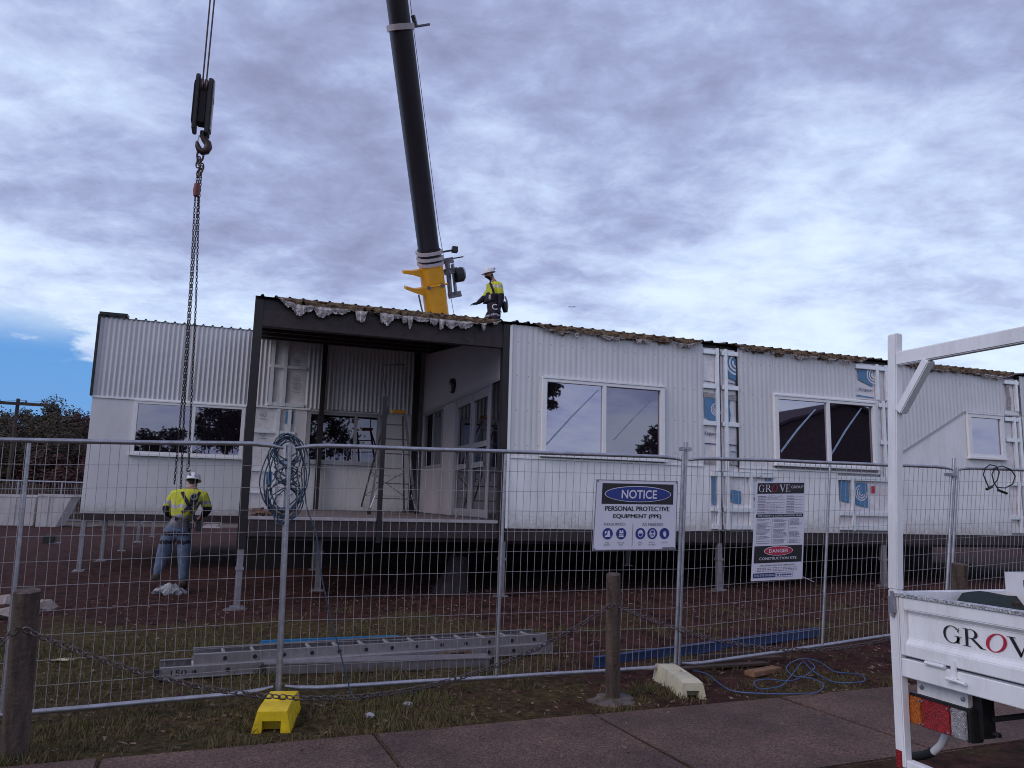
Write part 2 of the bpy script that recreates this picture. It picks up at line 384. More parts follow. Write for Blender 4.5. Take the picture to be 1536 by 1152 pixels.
def axis(lo, hi, step, far, g=1.25):
    a = [lo+i*step for i in range(int(round((hi-lo)/step))+1)]; d = step; q = a[-1]
    while q < far: d *= g; q += d; a.append(q)
    d = step; q = a[0]; b = []
    while q > -far: d *= g; q -= d; b.append(q)
    return list(reversed(b))+a
xs = axis(-5, 11, .075, 900); ys = axis(5.4, 13.5, .06, 900, 1.16)
g = MB(); ny = len(ys)
for x in xs:
    for y in ys: g.v.append(V((x, y, gz(x, y))))
for i in range(len(xs)-1):
    for j in range(ny-1):
        k = i*ny+j; g.f.append((k, k+ny, k+ny+1, k+1)); g.mi.append(0)
def ground_mat():
    M = bpy.data.materials.new('dirt_and_grass'); M.use_nodes = True; n_ = M.node_tree; b = n_.nodes['Principled BSDF']; K = n_.links
    tc = nd(n_, 'ShaderNodeTexCoord'); sp = nd(n_, 'ShaderNodeSeparateXYZ'); K.new(tc.outputs['Object'], sp.inputs[0])
    def no(s, d, r=.65, off=0):
        mp = nd(n_, 'ShaderNodeMapping'); mp.inputs['Location'].default_value = (off, off*.7, 0); K.new(tc.outputs['Object'], mp.inputs[0])
        q = nd(n_, 'ShaderNodeTexNoise'); q.inputs['Scale'].default_value = s; q.inputs['Detail'].default_value = d; q.inputs['Roughness'].default_value = r
        K.new(mp.outputs[0], q.inputs['Vector']); return q.outputs['Fac']
    def ramp(f, stops):
        q = nd(n_, 'ShaderNodeValToRGB'); ee = q.color_ramp.elements
        while len(ee) < len(stops): ee.new(.5)
        for t, (p, c) in zip(ee, stops): t.position = p; t.color = (*c, 1)
        K.new(f, q.inputs[0]); return q.outputs[0]
    def mr(x, a, b_, c, d):
        q = nd(n_, 'ShaderNodeMapRange'); q.interpolation_type = 'SMOOTHSTEP'; K.new(x, q.inputs[0])
        for i, z in enumerate((a, b_, c, d)): q.inputs[i+1].default_value = z
        return q.outputs[0]
    def mt(op, a, c):
        q = nd(n_, 'ShaderNodeMath', operation=op)
        for i, z in enumerate((a, c)):
            if isinstance(z, (int, float)): q.inputs[i].default_value = z
            else: K.new(z, q.inputs[i])
        return q.outputs[0]
    def mixc(f, a, c):
        q = nd(n_, 'ShaderNodeMixRGB'); K.new(f, q.inputs[0]); K.new(a, q.inputs[1]); K.new(c, q.inputs[2]); return q.outputs[0]
    dirt = ramp(no(5, 12, .78), [(.37, (.009, .003, .0025)), (.5, (.050, .0185, .0150)), (.63, (.092, .037, .030)), (.80, (.20, .11, .09))])
    gr = ramp(no(14, 10, .8, 4), [(.34, (.010, .007, .003)), (.50, (.060, .042, .016)), (.70, (.18, .125, .065))])
    yy = mt('MULTIPLY', mr(sp.outputs[1], 9.6, 12.5, 1, 0), mr(sp.outputs[0], 1.0, 4.5, 1, .45))
    gm = mr(mt('ADD', mt('ADD', no(.8, 5, .6, 9), mt('MULTIPLY', no(6, 6, .7, 2), .35)), mt('MULTIPLY', yy, .50)), .86, 1.08, 0, 1)
    c = mixc(gm, dirt, gr)
    far = ramp(no(.3, 6, .6, 3), [(.3, (.10, .085, .075)), (.7, (.17, .14, .12))])
    c = mixc(mr(sp.outputs[1], 40, 42, 0, 1), c, far)
    K.new(c, b.inputs['Base Color']); b.inputs['Roughness'].default_value = .95; b.inputs['Specular IOR Level'].default_value = .15
    bp = nd(n_, 'ShaderNodeBump'); bp.inputs['Strength'].default_value = .75; bp.inputs['Distance'].default_value = .05
    K.new(no(16, 10, .8, 1), bp.inputs['Height']); K.new(bp.outputs[0], b.inputs['Normal'])
    return M
struct(g.build('ground', ground_mat(), fix=False, smooth=True))

# footpath of concrete slabs
ZP = -.105
pa, pb = pZ(160, 1136, ZP), pZ(1330, 1030, ZP); na, nb_ = pZ(1272, 1152, ZP), pZ(1536, 1103, ZP)
pd = (pb-pa); pd.z = 0; pd.normalize(); pn = V((pd.y, -pd.x, 0))             # pn points to the camera
pw = (na-pa).dot(pn)*.5+(nb_-pa).dot(pn)*.5
js = sorted((pZ(x, y, ZP)-pa).dot(pd) for x, y in ((150, 1138), (560, 1098), (885, 1068), (1175, 1047)))
stp = (js[-1]-js[0])/3; js = [js[0]-stp*k for k in range(14, 0, -1)]+js+[js[-1]+stp*k for k in range(1, 16)]
p = MB()
for a, b in zip(js, js[1:]):
    q = []
    dz = R.uniform(-.004, .004)
    for (s_, t_) in ((a+.009, .0), (b-.009, .0), (b-.009, pw), (a+.009, pw)): q.append(pa+pd*s_+pn*t_)
    jit = [R.uniform(-.004, .004) for _ in range(4)]
    p.hexa([v+V((0, 0, -.15)) for v in q]+[v+V((0, 0, dz+j)) for v, j in zip(q, jit)])
m_path = mat('footpath_concrete', (.150, .086, .068), .9, 0, .35, 1.1, .35, 130, c2=(.055, .030, .0245), dirt=.5)
nt2 = m_path.node_tree; b2 = nt2.nodes['Principled BSDF']; src = b2.inputs['Base Color'].links[0].from_socket
vo = nd(nt2, 'ShaderNodeTexNoise'); vo.inputs['Scale'].default_value = 70; vo.inputs['Detail'].default_value = 3
tc2 = nd(nt2, 'ShaderNodeTexCoord'); nt2.links.new(tc2.outputs['Object'], vo.inputs['Vector'])
rr = nd(nt2, 'ShaderNodeValToRGB'); rr.color_ramp.elements[0].position = .38; rr.color_ramp.elements[1].position = .72
rr.color_ramp.elements[0].color = (.45, .42, .42, 1); rr.color_ramp.elements[1].color = (1.7, 1.65, 1.65, 1)
nt2.links.new(vo.outputs['Fac'], rr.inputs[0]); mm = nd(nt2, 'ShaderNodeMixRGB', blend_type='MULTIPLY'); mm.inputs[0].default_value = 1
nt2.links.new(src, mm.inputs[1]); nt2.links.new(rr.outputs[0], mm.inputs[2]); nt2.links.new(mm.outputs[0], b2.inputs['Base Color'])
struct(p.build('footpath', m_path, bevel=.012))
y = MB(); y.grid(lambda a, b: (-38+60*a, 40.5+30*b, .045), 6, 6)
struct(y.build('gravel_yard', m_rubble))
# grass and litter (uncountable)
def onpath(x, y): t = (V((x, y, 0))-V((pa.x, pa.y, 0))).dot(pn); return -.03 < t < pw+.02
gb = MB()
n_bl = 0
while n_bl < 130000:
    x = R.uniform(-4.2, 9.5); y_ = 5.0+8.0*R.random()**1.6
    if onpath(x, y_) and not ((V((x, y_, 0))-V((pa.x, pa.y, 0))).dot(pn) < .07*noise.noise(V((x*3, 0, 5)))+.01): continue
    d = noise.noise(V((x*1.1, y_*1.1, 20)))+.9*noise.noise(V((x*5, y_*5, 2)))
    lim = -.12+.9*sst(9.6, 12.6, y_)+.42*sst(1.0, 4.5, x)-.30*(1-sst(5.9, 6.6, y_)) 
    n_bl += 1
    if d < lim-.1+R.random()*.5: continue
    h = R.uniform(.02, .075)*(1.35 if d > lim+.5 else 1); a = R.uniform(0, 6.28); z = gz(x, y_)
    dx, dy = math.cos(a)*.0042, math.sin(a)*.0042; lx, ly = R.gauss(0, .022), R.gauss(0, .022)
    gb.quad((x-dx, y_-dy, z-.005), (x+dx, y_+dy, z-.005), (x+lx*.5+dx*.7, y_+ly*.5+dy*.7, z+h*.6), (x+lx, y_+ly, z+h))
setp(gb.build('grass', m_grass, fix=False), 'short patchy grass growing along the fence line and the footpath edge', 'grass', kind='stuff')
cb = MB()
for k in range(5200):
    x = R.uniform(-4.5, 12); y_ = 6.7+9*R.random()**1.3
    if onpath(x, y_) or noise.noise(V((x*.8, y_*.8, 40)))+.5*noise.noise(V((x*3, y_*3, 41))) < R.uniform(-.25, .35): continue
    r_ = R.uniform(.008, .026)*(1 if R.random() < .93 else 2.2); z = gz(x, y_); i = len(cb.v)
    for (a, b, c) in ((1, 0, 0), (0, 1, 0), (-1, 0, 0), (0, -1, 0), (0, 0, .8), (0, 0, -.6)): cb.v.append(V((x+a*r_*R.uniform(.6, 1.3), y_+b*r_*R.uniform(.6, 1.3), z+.004+c*r_*R.uniform(.6, 1.2))))
    for t in ((0, 1, 4), (1, 2, 4), (2, 3, 4), (3, 0, 4), (1, 0, 5), (2, 1, 5), (3, 2, 5), (0, 3, 5)): cb.f.append(tuple(i+q for q in t)); cb.mi.append(0)
setp(cb.build('soil_clods', mat('soil_clod', (.105, .046, .038), .95, 0, .5, 14, .5, 60, c2=(.032, .013, .011)), fix=False), 'small lumps of red brown soil scattered over the dug dirt', 'soil', kind='stuff')
lb = MB()
for k in range(6500):
    x = R.uniform(-4, 11); y_ = 5.2+8.5*R.random()**1.9
    if onpath(x, y_) and R.random() > .03: continue
    z = (ZP+.012 if onpath(x, y_) else gz(x, y_)+.006)+R.uniform(0, .012); s_ = R.uniform(.008, .028)*(1 if R.random() < .93 else 2); a = R.uniform(0, 6.28); c_, n2_ = math.cos(a), math.sin(a); w_ = s_*R.uniform(.25, .5)
    t1, t2 = R.uniform(-.012, .012), R.uniform(-.01, .01)
    lb.quad((x-c_*s_, y_-n2_*s_, z+t1), (x+n2_*w_, y_-c_*w_, z+t2), (x+c_*s_, y_+n2_*s_, z-t1), (x-n2_*w_, y_+c_*w_, z+.006))
setp(lb.build('leaf_litter', m_leafp, fix=False), 'dead leaves and bark chips scattered over the dirt and grass', 'leaf litter', kind='stuff')

# ------------------------------------------------------------------ modular buildings
YF, YB = 12.06, 18.61
SL = .125                                   # roof rise per metre of depth
def corr(mb, x0, x1, z0, z1, y, pitch=.1, amp=.0045):
    n = max(2, int((x1-x0)/pitch*6)); zf0 = z0 if callable(z0) else (lambda x: z0); zf1 = z1 if callable(z1) else (lambda x: z1)
    i = len(mb.v)
    for k in range(n+1):
        x = x0+(x1-x0)*k/n; yy = y+amp*math.sin(2*math.pi*x/pitch)
        mb.v += [V((x, yy, zf0(x))), V((x, yy, zf1(x)))]
    for k in range(n): mb.f.append((i+2*k, i+2*k+2, i+2*k+3, i+2*k+1)); mb.mi.append(mb.cur)
def window(par, x0, x1, z0, z1, y, splits, gm, fr=.055, sill=True, bw=.05, m_f=None, slider=True):
    m_f = m_f or m_trim
    b = MB(); d = .05
    b.box(x0-.03, x0+fr, y-d, y+.04, z0, z1).box(x1-fr, x1+.03, y-d, y+.04, z0, z1)
    b.box(x0+fr, x1-fr, y-d, y+.04, z1-fr, z1).box(x0+fr, x1-fr, y-d, y+.04, z0, z0+fr)
    b.box(x0-.03, x1+.03, y-d-.012, y+.03, z1+.001, z1+.035)
    for s in splits: xm = x0+(x1-x0)*s; b.box(xm-bw/2-.01, xm+bw/2+.01, y-d-.004, y+.04, z0+fr+.001, z1-fr-.001)
    w_ = b.build('window', m_f, par, bevel=.004)
    xs_ = [0]+list(splits)+[1]
    for k, (a, c) in enumerate(zip(xs_, xs_[1:])):
        xa = x0+(x1-x0)*a+(fr if a == 0 else bw/2); xb = x0+(x1-x0)*c-(fr if c == 1 else bw/2)
        yy = y-.012+(.02*k if slider else 0)
        q = MB(); q.quad((xa-.01, yy, z0+fr-.01), (xb+.01, yy, z0+fr-.01), (xb+.01, yy, z1-fr+.01), (xa-.01, yy, z1-fr+.01)); q.build('pane', gm if not isinstance(gm, (list, tuple)) else gm[k], w_, fix=False)
    if sill:
        MB().box(x0-.06, x1+.06, y-d-.035, y+.02, z0-.045, z0-.002).build('sill', m_f, w_, bevel=.004)
    return w_
def win_xz(tl, br, y): a = pY(*tl, y); b = pY(*br, y); return a.x, b.x, b.z, a.z
def tape(par, x0, z0, x1, z1, y, wd=.026):
    d = V((x1-x0, 0, z1-z0)).normalized(); n = V((-d.z, 0, d.x))*wd/2; a = V((x0, y, z0)); b = V((x1, y, z1)); mid = (a+b)/2+n*1.1
    q = MB(); q.quad(a-n, mid-n, mid+n, a+n); q.quad(mid-n, b-n*.7, b+n*.7, mid+n); return q.build('tape', m_tape, par, fix=False)

def foil_panel(mb, x0, x1, z0, z1, y):
    mb.grid(lambda a, b: (x0+(x1-x0)*a, y-.012*noise.noise(V((x0*7+a*3, b*4*(z1-z0), y)))-.006, z0+(z1-z0)*b), 10, 12)
def marks(par, items, y, name='printed_mark', m_=None):
    """flat printed marks on the insulation boards: blue fields and white arcs"""
    for p_ in items: MB().quad(*[(x, y, z) for x, z in p_]).build(name, m_ or m_blue, par, fix=False)
def swirl(par, cx, cz, r, y, m_):
    q = MB()
    for k, rr_ in enumerate((.28, .55, .82)):
        put2d(q, ring2(0, 0, r*(rr_+.07), r*(rr_+.07), r*(rr_-.06), r*(rr_-.06), 150-25*k, 330+20*k, 18), lambda a, b: (cx+a, y-.002, cz+b))
    return q.build('printed_swirl', m_, par, fix=False)
def emblem(par, cx, cz, r, y):
    q = MB(); f = lambda a, b: (cx+a*r, y, cz+b*r)
    put2d(q, ring2(0, 0, 1, 1, .88, .88, 0, 360, 24), f)
    put2d(q, poly2([(-.6, -.1), (0, .45), (0, .3), (-.55, -.3)], [(.6, -.1), (0, .45), (0, .3), (.55, -.3)], [(-.3, -.5), (0, -.1), (0, -.3), (-.2, -.65)], [(.3, -.5), (0, -.1), (0, -.3), (.2, -.65)]), f)
    put2d(q, fit_text('Kingspan', -1.2, 1.2, -1.75, .45, .01), f)
    return q.build('printed_emblem', m_grtxt, par, fix=False)
def brand(par, x0, x1, z, h, y, m_=None):
    q = MB(); put2d(q, fit_text('Kingspan', x0, x1, z, h, .012), lambda a, b: (a, y, b)); return q.build('printed_lettering', m_ or m_navyp, par, fix=False)

def roof(par, x0, x1, y0, y1, z0, slope, m_=None, pitch=.2, over=.0):
    q = MB(); prof = []; x = x0
    n = int((x1-x0)/pitch)
    for k in range(n+1):
        xc = x0+(k+.5)*pitch
        if xc+.05 > x1: break
        prof += [(xc-.032, 0), (xc-.014, .034), (xc+.014, .034), (xc+.032, 0)]
    prof = [(x0, 0)]+prof+[(x1, 0)]
    for (a, b), (c, d) in zip(prof, prof[1:]):
        if c-a < 1e-5: continue
        za, zb = z0, z0+slope*(y1-y0)
        q.quad((a, y0, za+b), (c, y0, za+d), (c, y1, zb+d), (a, y1, zb+b))
    q.quad((x0, y0, z0-.012), (x0, y1, z0+slope*(y1-y0)-.012), (x1, y1, z0+slope*(y1-y0)-.012), (x1, y0, z0-.012))
    return q.build('roof', m_ or m_roof, par, fix=False)
def blanket(par, x0, x1, y, z, seed, drop=.09, foil=.10, taper=True, bare=0.):
    rr_ = random.Random(seed); n = int((x1-x0)/.022)
    def env(t): return min(1, (t*9+.15), ((1-t)*9+.25)) if taper else 1
    w_ = MB(); i = len(w_.v)
    for k in range(n+1):
        t = k/n; x = x0+(x1-x0)*t; e_ = env(t)
        h = drop*(.7+.5*noise.noise(V((x*4, seed, 0)))+.4*noise.noise(V((x*14, seed, 3)))+.3*noise.noise(V((x*37, seed, 6))))*e_
        b_ = .035+.035*noise.noise(V((x*6, seed, 9)))
        w_.v += [V((x, y+.05, z+.004)), V((x, y-b_*.5, z-.005+.012*noise.noise(V((x*20, seed, 5))))), V((x, y-b_, z-h*.5)), V((x, y-b_*.4, z-h)), V((x, y+.05, z-h*.85))]
    for k in range(n):
        for j in range(4): a = i+5*k+j; w_.f.append((a, a+5, a+6, a+1)); w_.mi.append(0)
    w_.build('insulation_blanket', m_wool, par, smooth=True, fix=False)
    f_ = MB(); n2 = int((x1-x0-.06)/.017); ii = 0; brk = []; x = 0
    while x < n2: k = rr_.randint(5, 16); brk.append((x, min(n2, x+k), rr_.uniform(.0, .15) if rr_.random() < bare else rr_.uniform(.45, 1.25), rr_.uniform(-.5, .5), rr_.uniform(-.03, .02))); x += k
    for k in range(n2+1):
        a, b, ln, tl, oy = next(q for q in brk if q[0] <= k <= q[1]); u = (k-a)/max(1, b-a); t = k/n2; xx = x0+.03+k*.017; e_ = env(t)
        rag = foil*ln*e_*(.42+.58*math.sin(u*3.0+.1)**.6+tl*(u-.5)*.7+rr_.uniform(-.12, .12)); rag = max(.015, rag)
        top = z-drop*.62*e_-.02*noise.noise(V((xx*9, seed, 7))); yy = y-.06-.03*noise.noise(V((xx*13, seed, 2)))+oy*.5
        f_.v += [V((xx, yy+.03, top)), V((xx+rr_.uniform(-.004, .004), yy-.02*rr_.random(), top-rag*.35)), V((xx, yy+.02*noise.noise(V((xx*30, seed, 1))), top-rag*.7)), V((xx+rr_.uniform(-.004, .004), yy+rr_.uniform(-.015, .02), top-rag))]
    for k in range(n2):
        for j in range(3): a = 4*k+j; f_.f.append((a, a+4, a+5, a+1)); f_.mi.append(0)
    f_.build('torn_foil', m_foilb, par, fix=False)

ZB, ZJ, ZT = 1.23, 2.385, 4.62
# --- porch module
P = thing('porch_module', 'dark steel framed open porch module with tan insulation hanging from its roof edge', 'building module', (2, YF, .1))
col_b = MB().box(-.10, .03, YF, YF+.13, .88, 4.62); col_b.build('column', m_dark, P, bevel=.006)
MB().box(3.87, 3.985, YF-.01, YF+.12, 1.02, 4.62).build('column', m_dark, P, bevel=.006)
a = pY(489, 520, YB-.2); MB().box(a.x-.06, a.x+.05, YB-.22, YB-.1, 1.35, 5.3).build('column', m_dark, P)
MB().box(3.66, 3.80, YB-.22, YB-.08, 1.35, 5.35).build('column', m_dark, P)
t1 = pY(573, 690, YF); MB().box(1.915, 1.985, YF-.02, YF+.05, .98, 3.25).build('rail_post', m_dark, P, bevel=.004)
f = MB(); f.box(.032, 3.868, YF+.02, YF+.10, 4.46, 4.63); f.build('fascia', m_dark, P)
f = MB(); f.box(.032, 3.868, YF+.0, YF+.018, 4.20, 4.455).box(.032, 3.868, YF+.018, YF+.1, 4.20, 4.222); f.build('beam', m_dark2, P, bevel=.003)
for (x, y_) in ((694, 514.5), (649, 525.6), (640, 529)):
    q = pX(x, y_, 3.85); MB().box(.0, 3.86, q.y, q.y+.09, q.z, q.z+.24).build('beam', m_dark2, P)
f = MB(); f.quad((-.08, YF+.1, 4.60), (3.98, YF+.1, 4.60), (3.98, YB, 4.60+SL*6.5), (-.08, YB, 4.60+SL*6.5)); f.build('ceiling', m_dark, P, fix=False)
f = MB()
for k in range(6): yy = YF+.6+k*1.05; zz = 4.60+SL*(yy-YF-.1); f.box(.0, 3.85, yy, yy+.06, zz-.09, zz-.004)
f.build('purlin', m_dark2, P)
roof(P, -.1, 3.99, YF-.06, YB, 4.645, SL)
blanket(P, .18, 3.84, YF-.03, 4.67, 11, .16, .17, True, .08)
f = MB(); f.box(.032, 3.868, YF+.005, YF+.09, 1.06, 1.30); f.box(-.1, 3.98, YF+.10, YF+.2, 1.0, 1.25); f.build('floor_beam', m_dark2, P, bevel=.003)
MB().box(-.1, 3.98, YB-.4, YB-.35, -.1, .995).build('shade_backing', m_under, P)  # added dark wall, blocks far daylight so the underfloor stays black
f = MB(); k = 0; yy = YF+.10
while yy < YB-.25: f.box(.032, 3.80, yy, yy+.134, 1.31, 1.345+R.uniform(-.002, .002)); yy += .14
f.build('deck', m_deck, P)
f = MB(); f.box(.034, 1.905, YF-.012, YF+.095, 1.305, 1.352); f.box(1.995, 3.866, YF-.012, YF+.095, 1.305, 1.352); f.build('deck_edge', m_decklip, P, bevel=.004)
# wall with the doors (faces left, plane X = 3.92)
XW = 3.92
sl_ = lambda y: 4.455+(5.225-4.455)*(y-12.35)/(18.59-12.35)
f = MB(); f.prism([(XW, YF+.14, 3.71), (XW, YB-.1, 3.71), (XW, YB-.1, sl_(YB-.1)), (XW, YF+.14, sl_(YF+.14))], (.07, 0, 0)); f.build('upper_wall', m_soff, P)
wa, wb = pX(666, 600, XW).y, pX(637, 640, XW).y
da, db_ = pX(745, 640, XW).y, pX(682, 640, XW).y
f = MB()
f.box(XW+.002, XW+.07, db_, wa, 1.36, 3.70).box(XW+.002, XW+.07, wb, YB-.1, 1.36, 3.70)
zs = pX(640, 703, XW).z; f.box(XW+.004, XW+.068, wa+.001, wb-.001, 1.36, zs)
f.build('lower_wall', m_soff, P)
MB().box(XW-.02, XW+.0, YF+.14, YB-.12, 3.685, 3.735).build('header_trim', m_dtrim, P)
f = MB(); fw_ = .05
for y_ in (wa, wb-fw_, (wa+wb)/2-.03): f.box(XW-.015, XW+.05, y_, y_+fw_, zs+.06, 3.63)
f.box(XW-.015, XW+.05, wa, wb, 3.632, 3.68).box(XW-.015, XW+.05, wa, wb, zs+.002, zs+.058); wn = f.build('window', m_dtrim, P)
for a, b in ((wa+fw_, (wa+wb)/2-.03), ((wa+wb)/2+.02, wb-fw_)):
    MB().quad((XW+.02, a, zs+.05), (XW+.02, b, zs+.05), (XW+.02, b, 3.64), (XW+.02, a, 3.64)).build('pane', m_glassd, wn, fix=False)
# glazed double door
def dy(px, py=640): return pX(px, py, XW).y
ed = [dy(747.5, 600), dy(736, 630), dy(709, 650), dy(685, 650)]
def leaf(y0, y1, nm='door'):
    b = MB(); fr = .10; z0, z1 = 1.37, 3.66
    b.box(XW-.03, XW+.03, y0, y0+fr, z0, z1).box(XW-.03, XW+.03, y1-fr, y1, z0, z1)
    b.box(XW-.028, XW+.028, y0+fr+.001, y1-fr-.001, z1-.16, z1).box(XW-.028, XW+.028, y0+fr+.001, y1-fr-.001, z0, z0+.14)
    d = b.build(nm, m_dtrim, P, bevel=.004)
    MB().quad((XW+.005, y0+fr, z0+.13), (XW+.005, y1-fr, z0+.13), (XW+.005, y1-fr, z1-.15), (XW+.005, y0+fr, z1-.15)).build('pane', m_glassd, d, fix=False)
    zc1 = pX(720, 667.5, XW).z; zc2 = pX(712, 698, XW).z
    for zc_ in (zc1, zc2): MB().box(XW-.045, XW-.031, y0+.02, y1-.02, zc_-.05, zc_+.05).build('door_rail', m_dtrim, d)
    MB().box(XW-.09, XW-.05, y0+.03, y0+.06, 2.0, 2.5).build('handle', m_grey, d)
leaf(ed[1]+.02, ed[2]-.01); leaf(ed[2]+.01, ed[3]-.02)
f = MB(); f.box(XW-.02, XW+.03, YF+.16, ed[1]-.0, 1.37, 3.66); f.build('side_light', m_glassd, P)
f = MB(); f.box(XW-.035, XW+.02, ed[1]-.06, ed[1]+.015, 1.36, 3.68).box(XW-.035, XW+.02, ed[3]-.02, ed[3]+.06, 1.36, 3.68).box(XW-.034, XW+.02, ed[1]+.016, ed[3]-.021, 3.662, 3.684); f.build('door_frame', m_dtrim, P)
# round wall lamp
lc = pX(681, 579, XW); f = MB(); f.lathe([(0, .0), (.155, .0), (.16, .04), (.13, .085), (.0, .10)], (XW-.002, lc.y, lc.z), (-1, 0, 0), 24); lp = f.build('wall_lamp', m_black, P, smooth=True)
f = MB(); f.lathe([(.0, .0), (.105, .0), (.09, .03), (.0, .05)], (XW-.075, lc.y-.02, lc.z-.03), (-1, 0, 0), 20); f.build('lens', m_dtrim, lp, smooth=True)

# --- exposed bays: foil boards behind white studs
def bay(par, x0, x1, z0, z1, studs, nogs, y=YF+.035):
    f = MB(); foil_panel(f, x0, x1, z0, z1, y); f.build('insulation_board', m_foil, par, smooth=True)
    for s in studs: MB().box(s-.032, s+.032, y-.075, y-.014, z0, z1).build('stud', m_stud, par, bevel=.006)
    for n_ in nogs:
        seg = sorted([x0]+[q for s in studs for q in (s-.034, s+.034) if x0 < q < x1]+[x1])
        for a, b in zip(seg[::2], seg[1::2]):
            if b-a > .03: MB().box(a, b, y-.068, y-.012, n_-.04, n_+.04).build('noggin', m_stud, par, bevel=.005)

def module(x0, x1, label):
    M = thing('classroom_module', label, 'building module', ((x0+x1)/2, YF, .1), 'building modules standing in a row')
    f = MB(); f.box(x0+.01, x1-.01, YF+.06, YB-.02, ZB, 4.56); f.build('wall', m_panel2, M)
    MB().box(x0, x1, YB-.4, YB-.35, -.1, .975).build('shade_backing', m_under, M)  # added dark backing, shuts out light seen beneath the floor
    f = MB(); f.box(x0, x1, YF+.01, YF+.11, 1.03, ZB-.005).box(x0+.02, x1-.02, YF+.13, YB, .98, ZB-.004); f.build('floor_frame', m_dark2, M)
    roof(M, x0, x1, YF-.05, YB, 4.655, SL)
    f = MB(); f.prism([(x0+.012, YF+.07, 4.55), (x0+.012, YB-.03, 4.55), (x0+.012, YB-.03, 4.63+SL*6.5), (x0+.012, YF+.07, 4.635)], (x1-x0-.024, 0, 0)); f.build('roof_framing', m_dark, M)
    return M
def lower(par, x0, x1, z0=ZB, z1=ZJ-.02, y=YF, zf=None, m_=None):
    f = MB(); x = x0
    while x < x1-.01:
        xe = min(x1, x+1.2); f.box(x+.0015, xe-.0015, y-.004, y+.012, z0, z1); x = xe
    return f.build('lower_cladding', m_ or m_panel, par)
X2, X3, X4, X5 = 8.10, 12.06, 15.56, 19.5
# module with the first window
M = module(4.0, X2-.02, 'classroom module beside the porch, with tree reflected in its window')
f = MB(); gl = 7.73
w1 = (4.61, 6.88, 2.46, 3.735)
corr(f, 4.03, w1[0]-.03, ZJ, ZT, YF); corr(f, w1[0]-.03, w1[1]+.03, w1[3]+.03, ZT, YF); corr(f, w1[1]+.03, gl, ZJ, ZT, YF)
f.build('corrugated_cladding', m_clad, M, smooth=True, fix=False)
MB().box(3.99, 4.035, YF-.02, YF+.1, ZB, 4.60).build('corner_trim', m_trim, M)
MB().box(4.04, 7.72, YF-.022, YF+.0, ZJ-.017, ZJ+.012).build('joint_trim', m_trim, M)
lower(M, 4.03, 7.86)
W = window(M, *w1, YF-.005, [.492], [m_glass, m_glasss])
q1 = pY(818, 668, YF); q2 = pY(897, 585, YF); tape(W, q1.x, q1.z, q2.x, q2.z, YF-.022); q1 = pY(921, 660, YF); q2 = pY(978, 600, YF); tape(W, q1.x, q1.z, q2.x, q2.z, YF-.004, .02)
bay(M, gl, X2-.02, 2.3, 4.56, [8.02], [4.48, 3.84, 3.16]); bay(M, 7.86, X2-.02, 1.26, 2.29, [8.02], [2.25, 1.62, 1.31])
yb_ = YF+.012
marks(M, [[(7.76, 2.96+.30), (7.98, 3.02+.16), (7.98, 3.62), (7.76, 3.62)], [(7.9, 1.7), (7.965, 1.68), (7.965, 2.2), (7.9, 2.2)]], yb_-.006)
marks(M, [[(7.75, 3.63), (7.98, 3.63), (7.98, 3.71), (7.75, 3.73)], [(7.75, 2.42), (7.98, 2.42), (7.98, 2.51), (7.75, 2.50)]], yb_-.006, 'foil_tape', m_foilb)
marks(M, [[(7.76, 2.78), (7.98, 2.775), (7.98, 2.795), (7.76, 2.80)], [(7.77, 3.93), (7.98, 3.91), (7.98, 3.925), (7.77, 3.945)]], yb_-.006, 'printed_line', m_navyp)
brand(M, 7.76, 7.985, 2.93, .08, yb_-.007); swirl(M, 8.0, 3.42, .13, yb_-.008, m_foil)
blanket(M, 4.38, 7.72, YF-.02, 4.68, 21, .165, .07, True, .45)
# module with the second window
M = module(X2+.02, X3-.02, 'middle classroom module with blue-taped window reflecting a dark house roof')
f = MB(); g0, g1 = 8.47, 11.19; w2 = (9.27, 11.60, 2.49, 3.755)
corr(f, g0, w2[0]-.03, ZJ, ZT, YF); corr(f, w2[0]-.03, g1, w2[3]+.03, ZT, YF)
f.build('corrugated_cladding', m_clad, M, smooth=True, fix=False)
MB().box(w2[1]+.035, 11.72, YF-.01, YF+.03, ZJ, 3.83).build('window_trim', m_trim, M)
MB().box(w2[0]-.03, 11.72, YF-.012, YF+.03, w2[3]+.036, w2[3]+.07).build('head_trim', m_trim, M)
lower(M, 9.2, 10.68); lower(M, 8.47, 9.2, 2.30, 2.365)
MB().box(g0-.005, 11.7, YF-.022, YF+.0, ZJ-.017, ZJ+.012).build('joint_trim', m_trim, M)
W = window(M, *w2, YF-.005, [.515], [m_glass, m_glasss])
for (a, b, c, d) in ((1170, 678, 1222, 614), (1246, 683, 1292, 612)):
    q1 = pY(a, b, YF); q2 = pY(c, d, YF); tape(W, q1.x, q1.z, q2.x, q2.z, YF-.022 if a < 1200 else YF-.002, .04)
bay(M, X2+.02, g0, 2.3, 4.56, [8.20], [4.48, 3.84, 3.16]); bay(M, X2+.02, 9.2, 1.26, 2.29, [8.20, 8.7], [2.25, 1.62, 1.31])
bay(M, g1, X3-.02, 3.84, 4.56, [11.72, 11.95], [4.48]); bay(M, 11.73, X3-.02, 2.3, 3.83, [11.84, 11.97], [3.74, 3.0]); bay(M, 10.68, X3-.02, 1.28, 2.32, [11.0, 11.95], [2.27, 1.60, 1.33])
MB().box(g0-.03, g0-.003, YF-.005, YF+.03, 2.4, 4.56).build('edge_trim', m_dark, M)
marks(M, [[(8.24, 3.98+.06), (8.45, 3.98), (8.45, 4.40), (8.24, 4.42)], [(9.05, 2.05), (9.16, 2.05), (9.16, 2.22), (9.05, 2.22)]], yb_-.006)
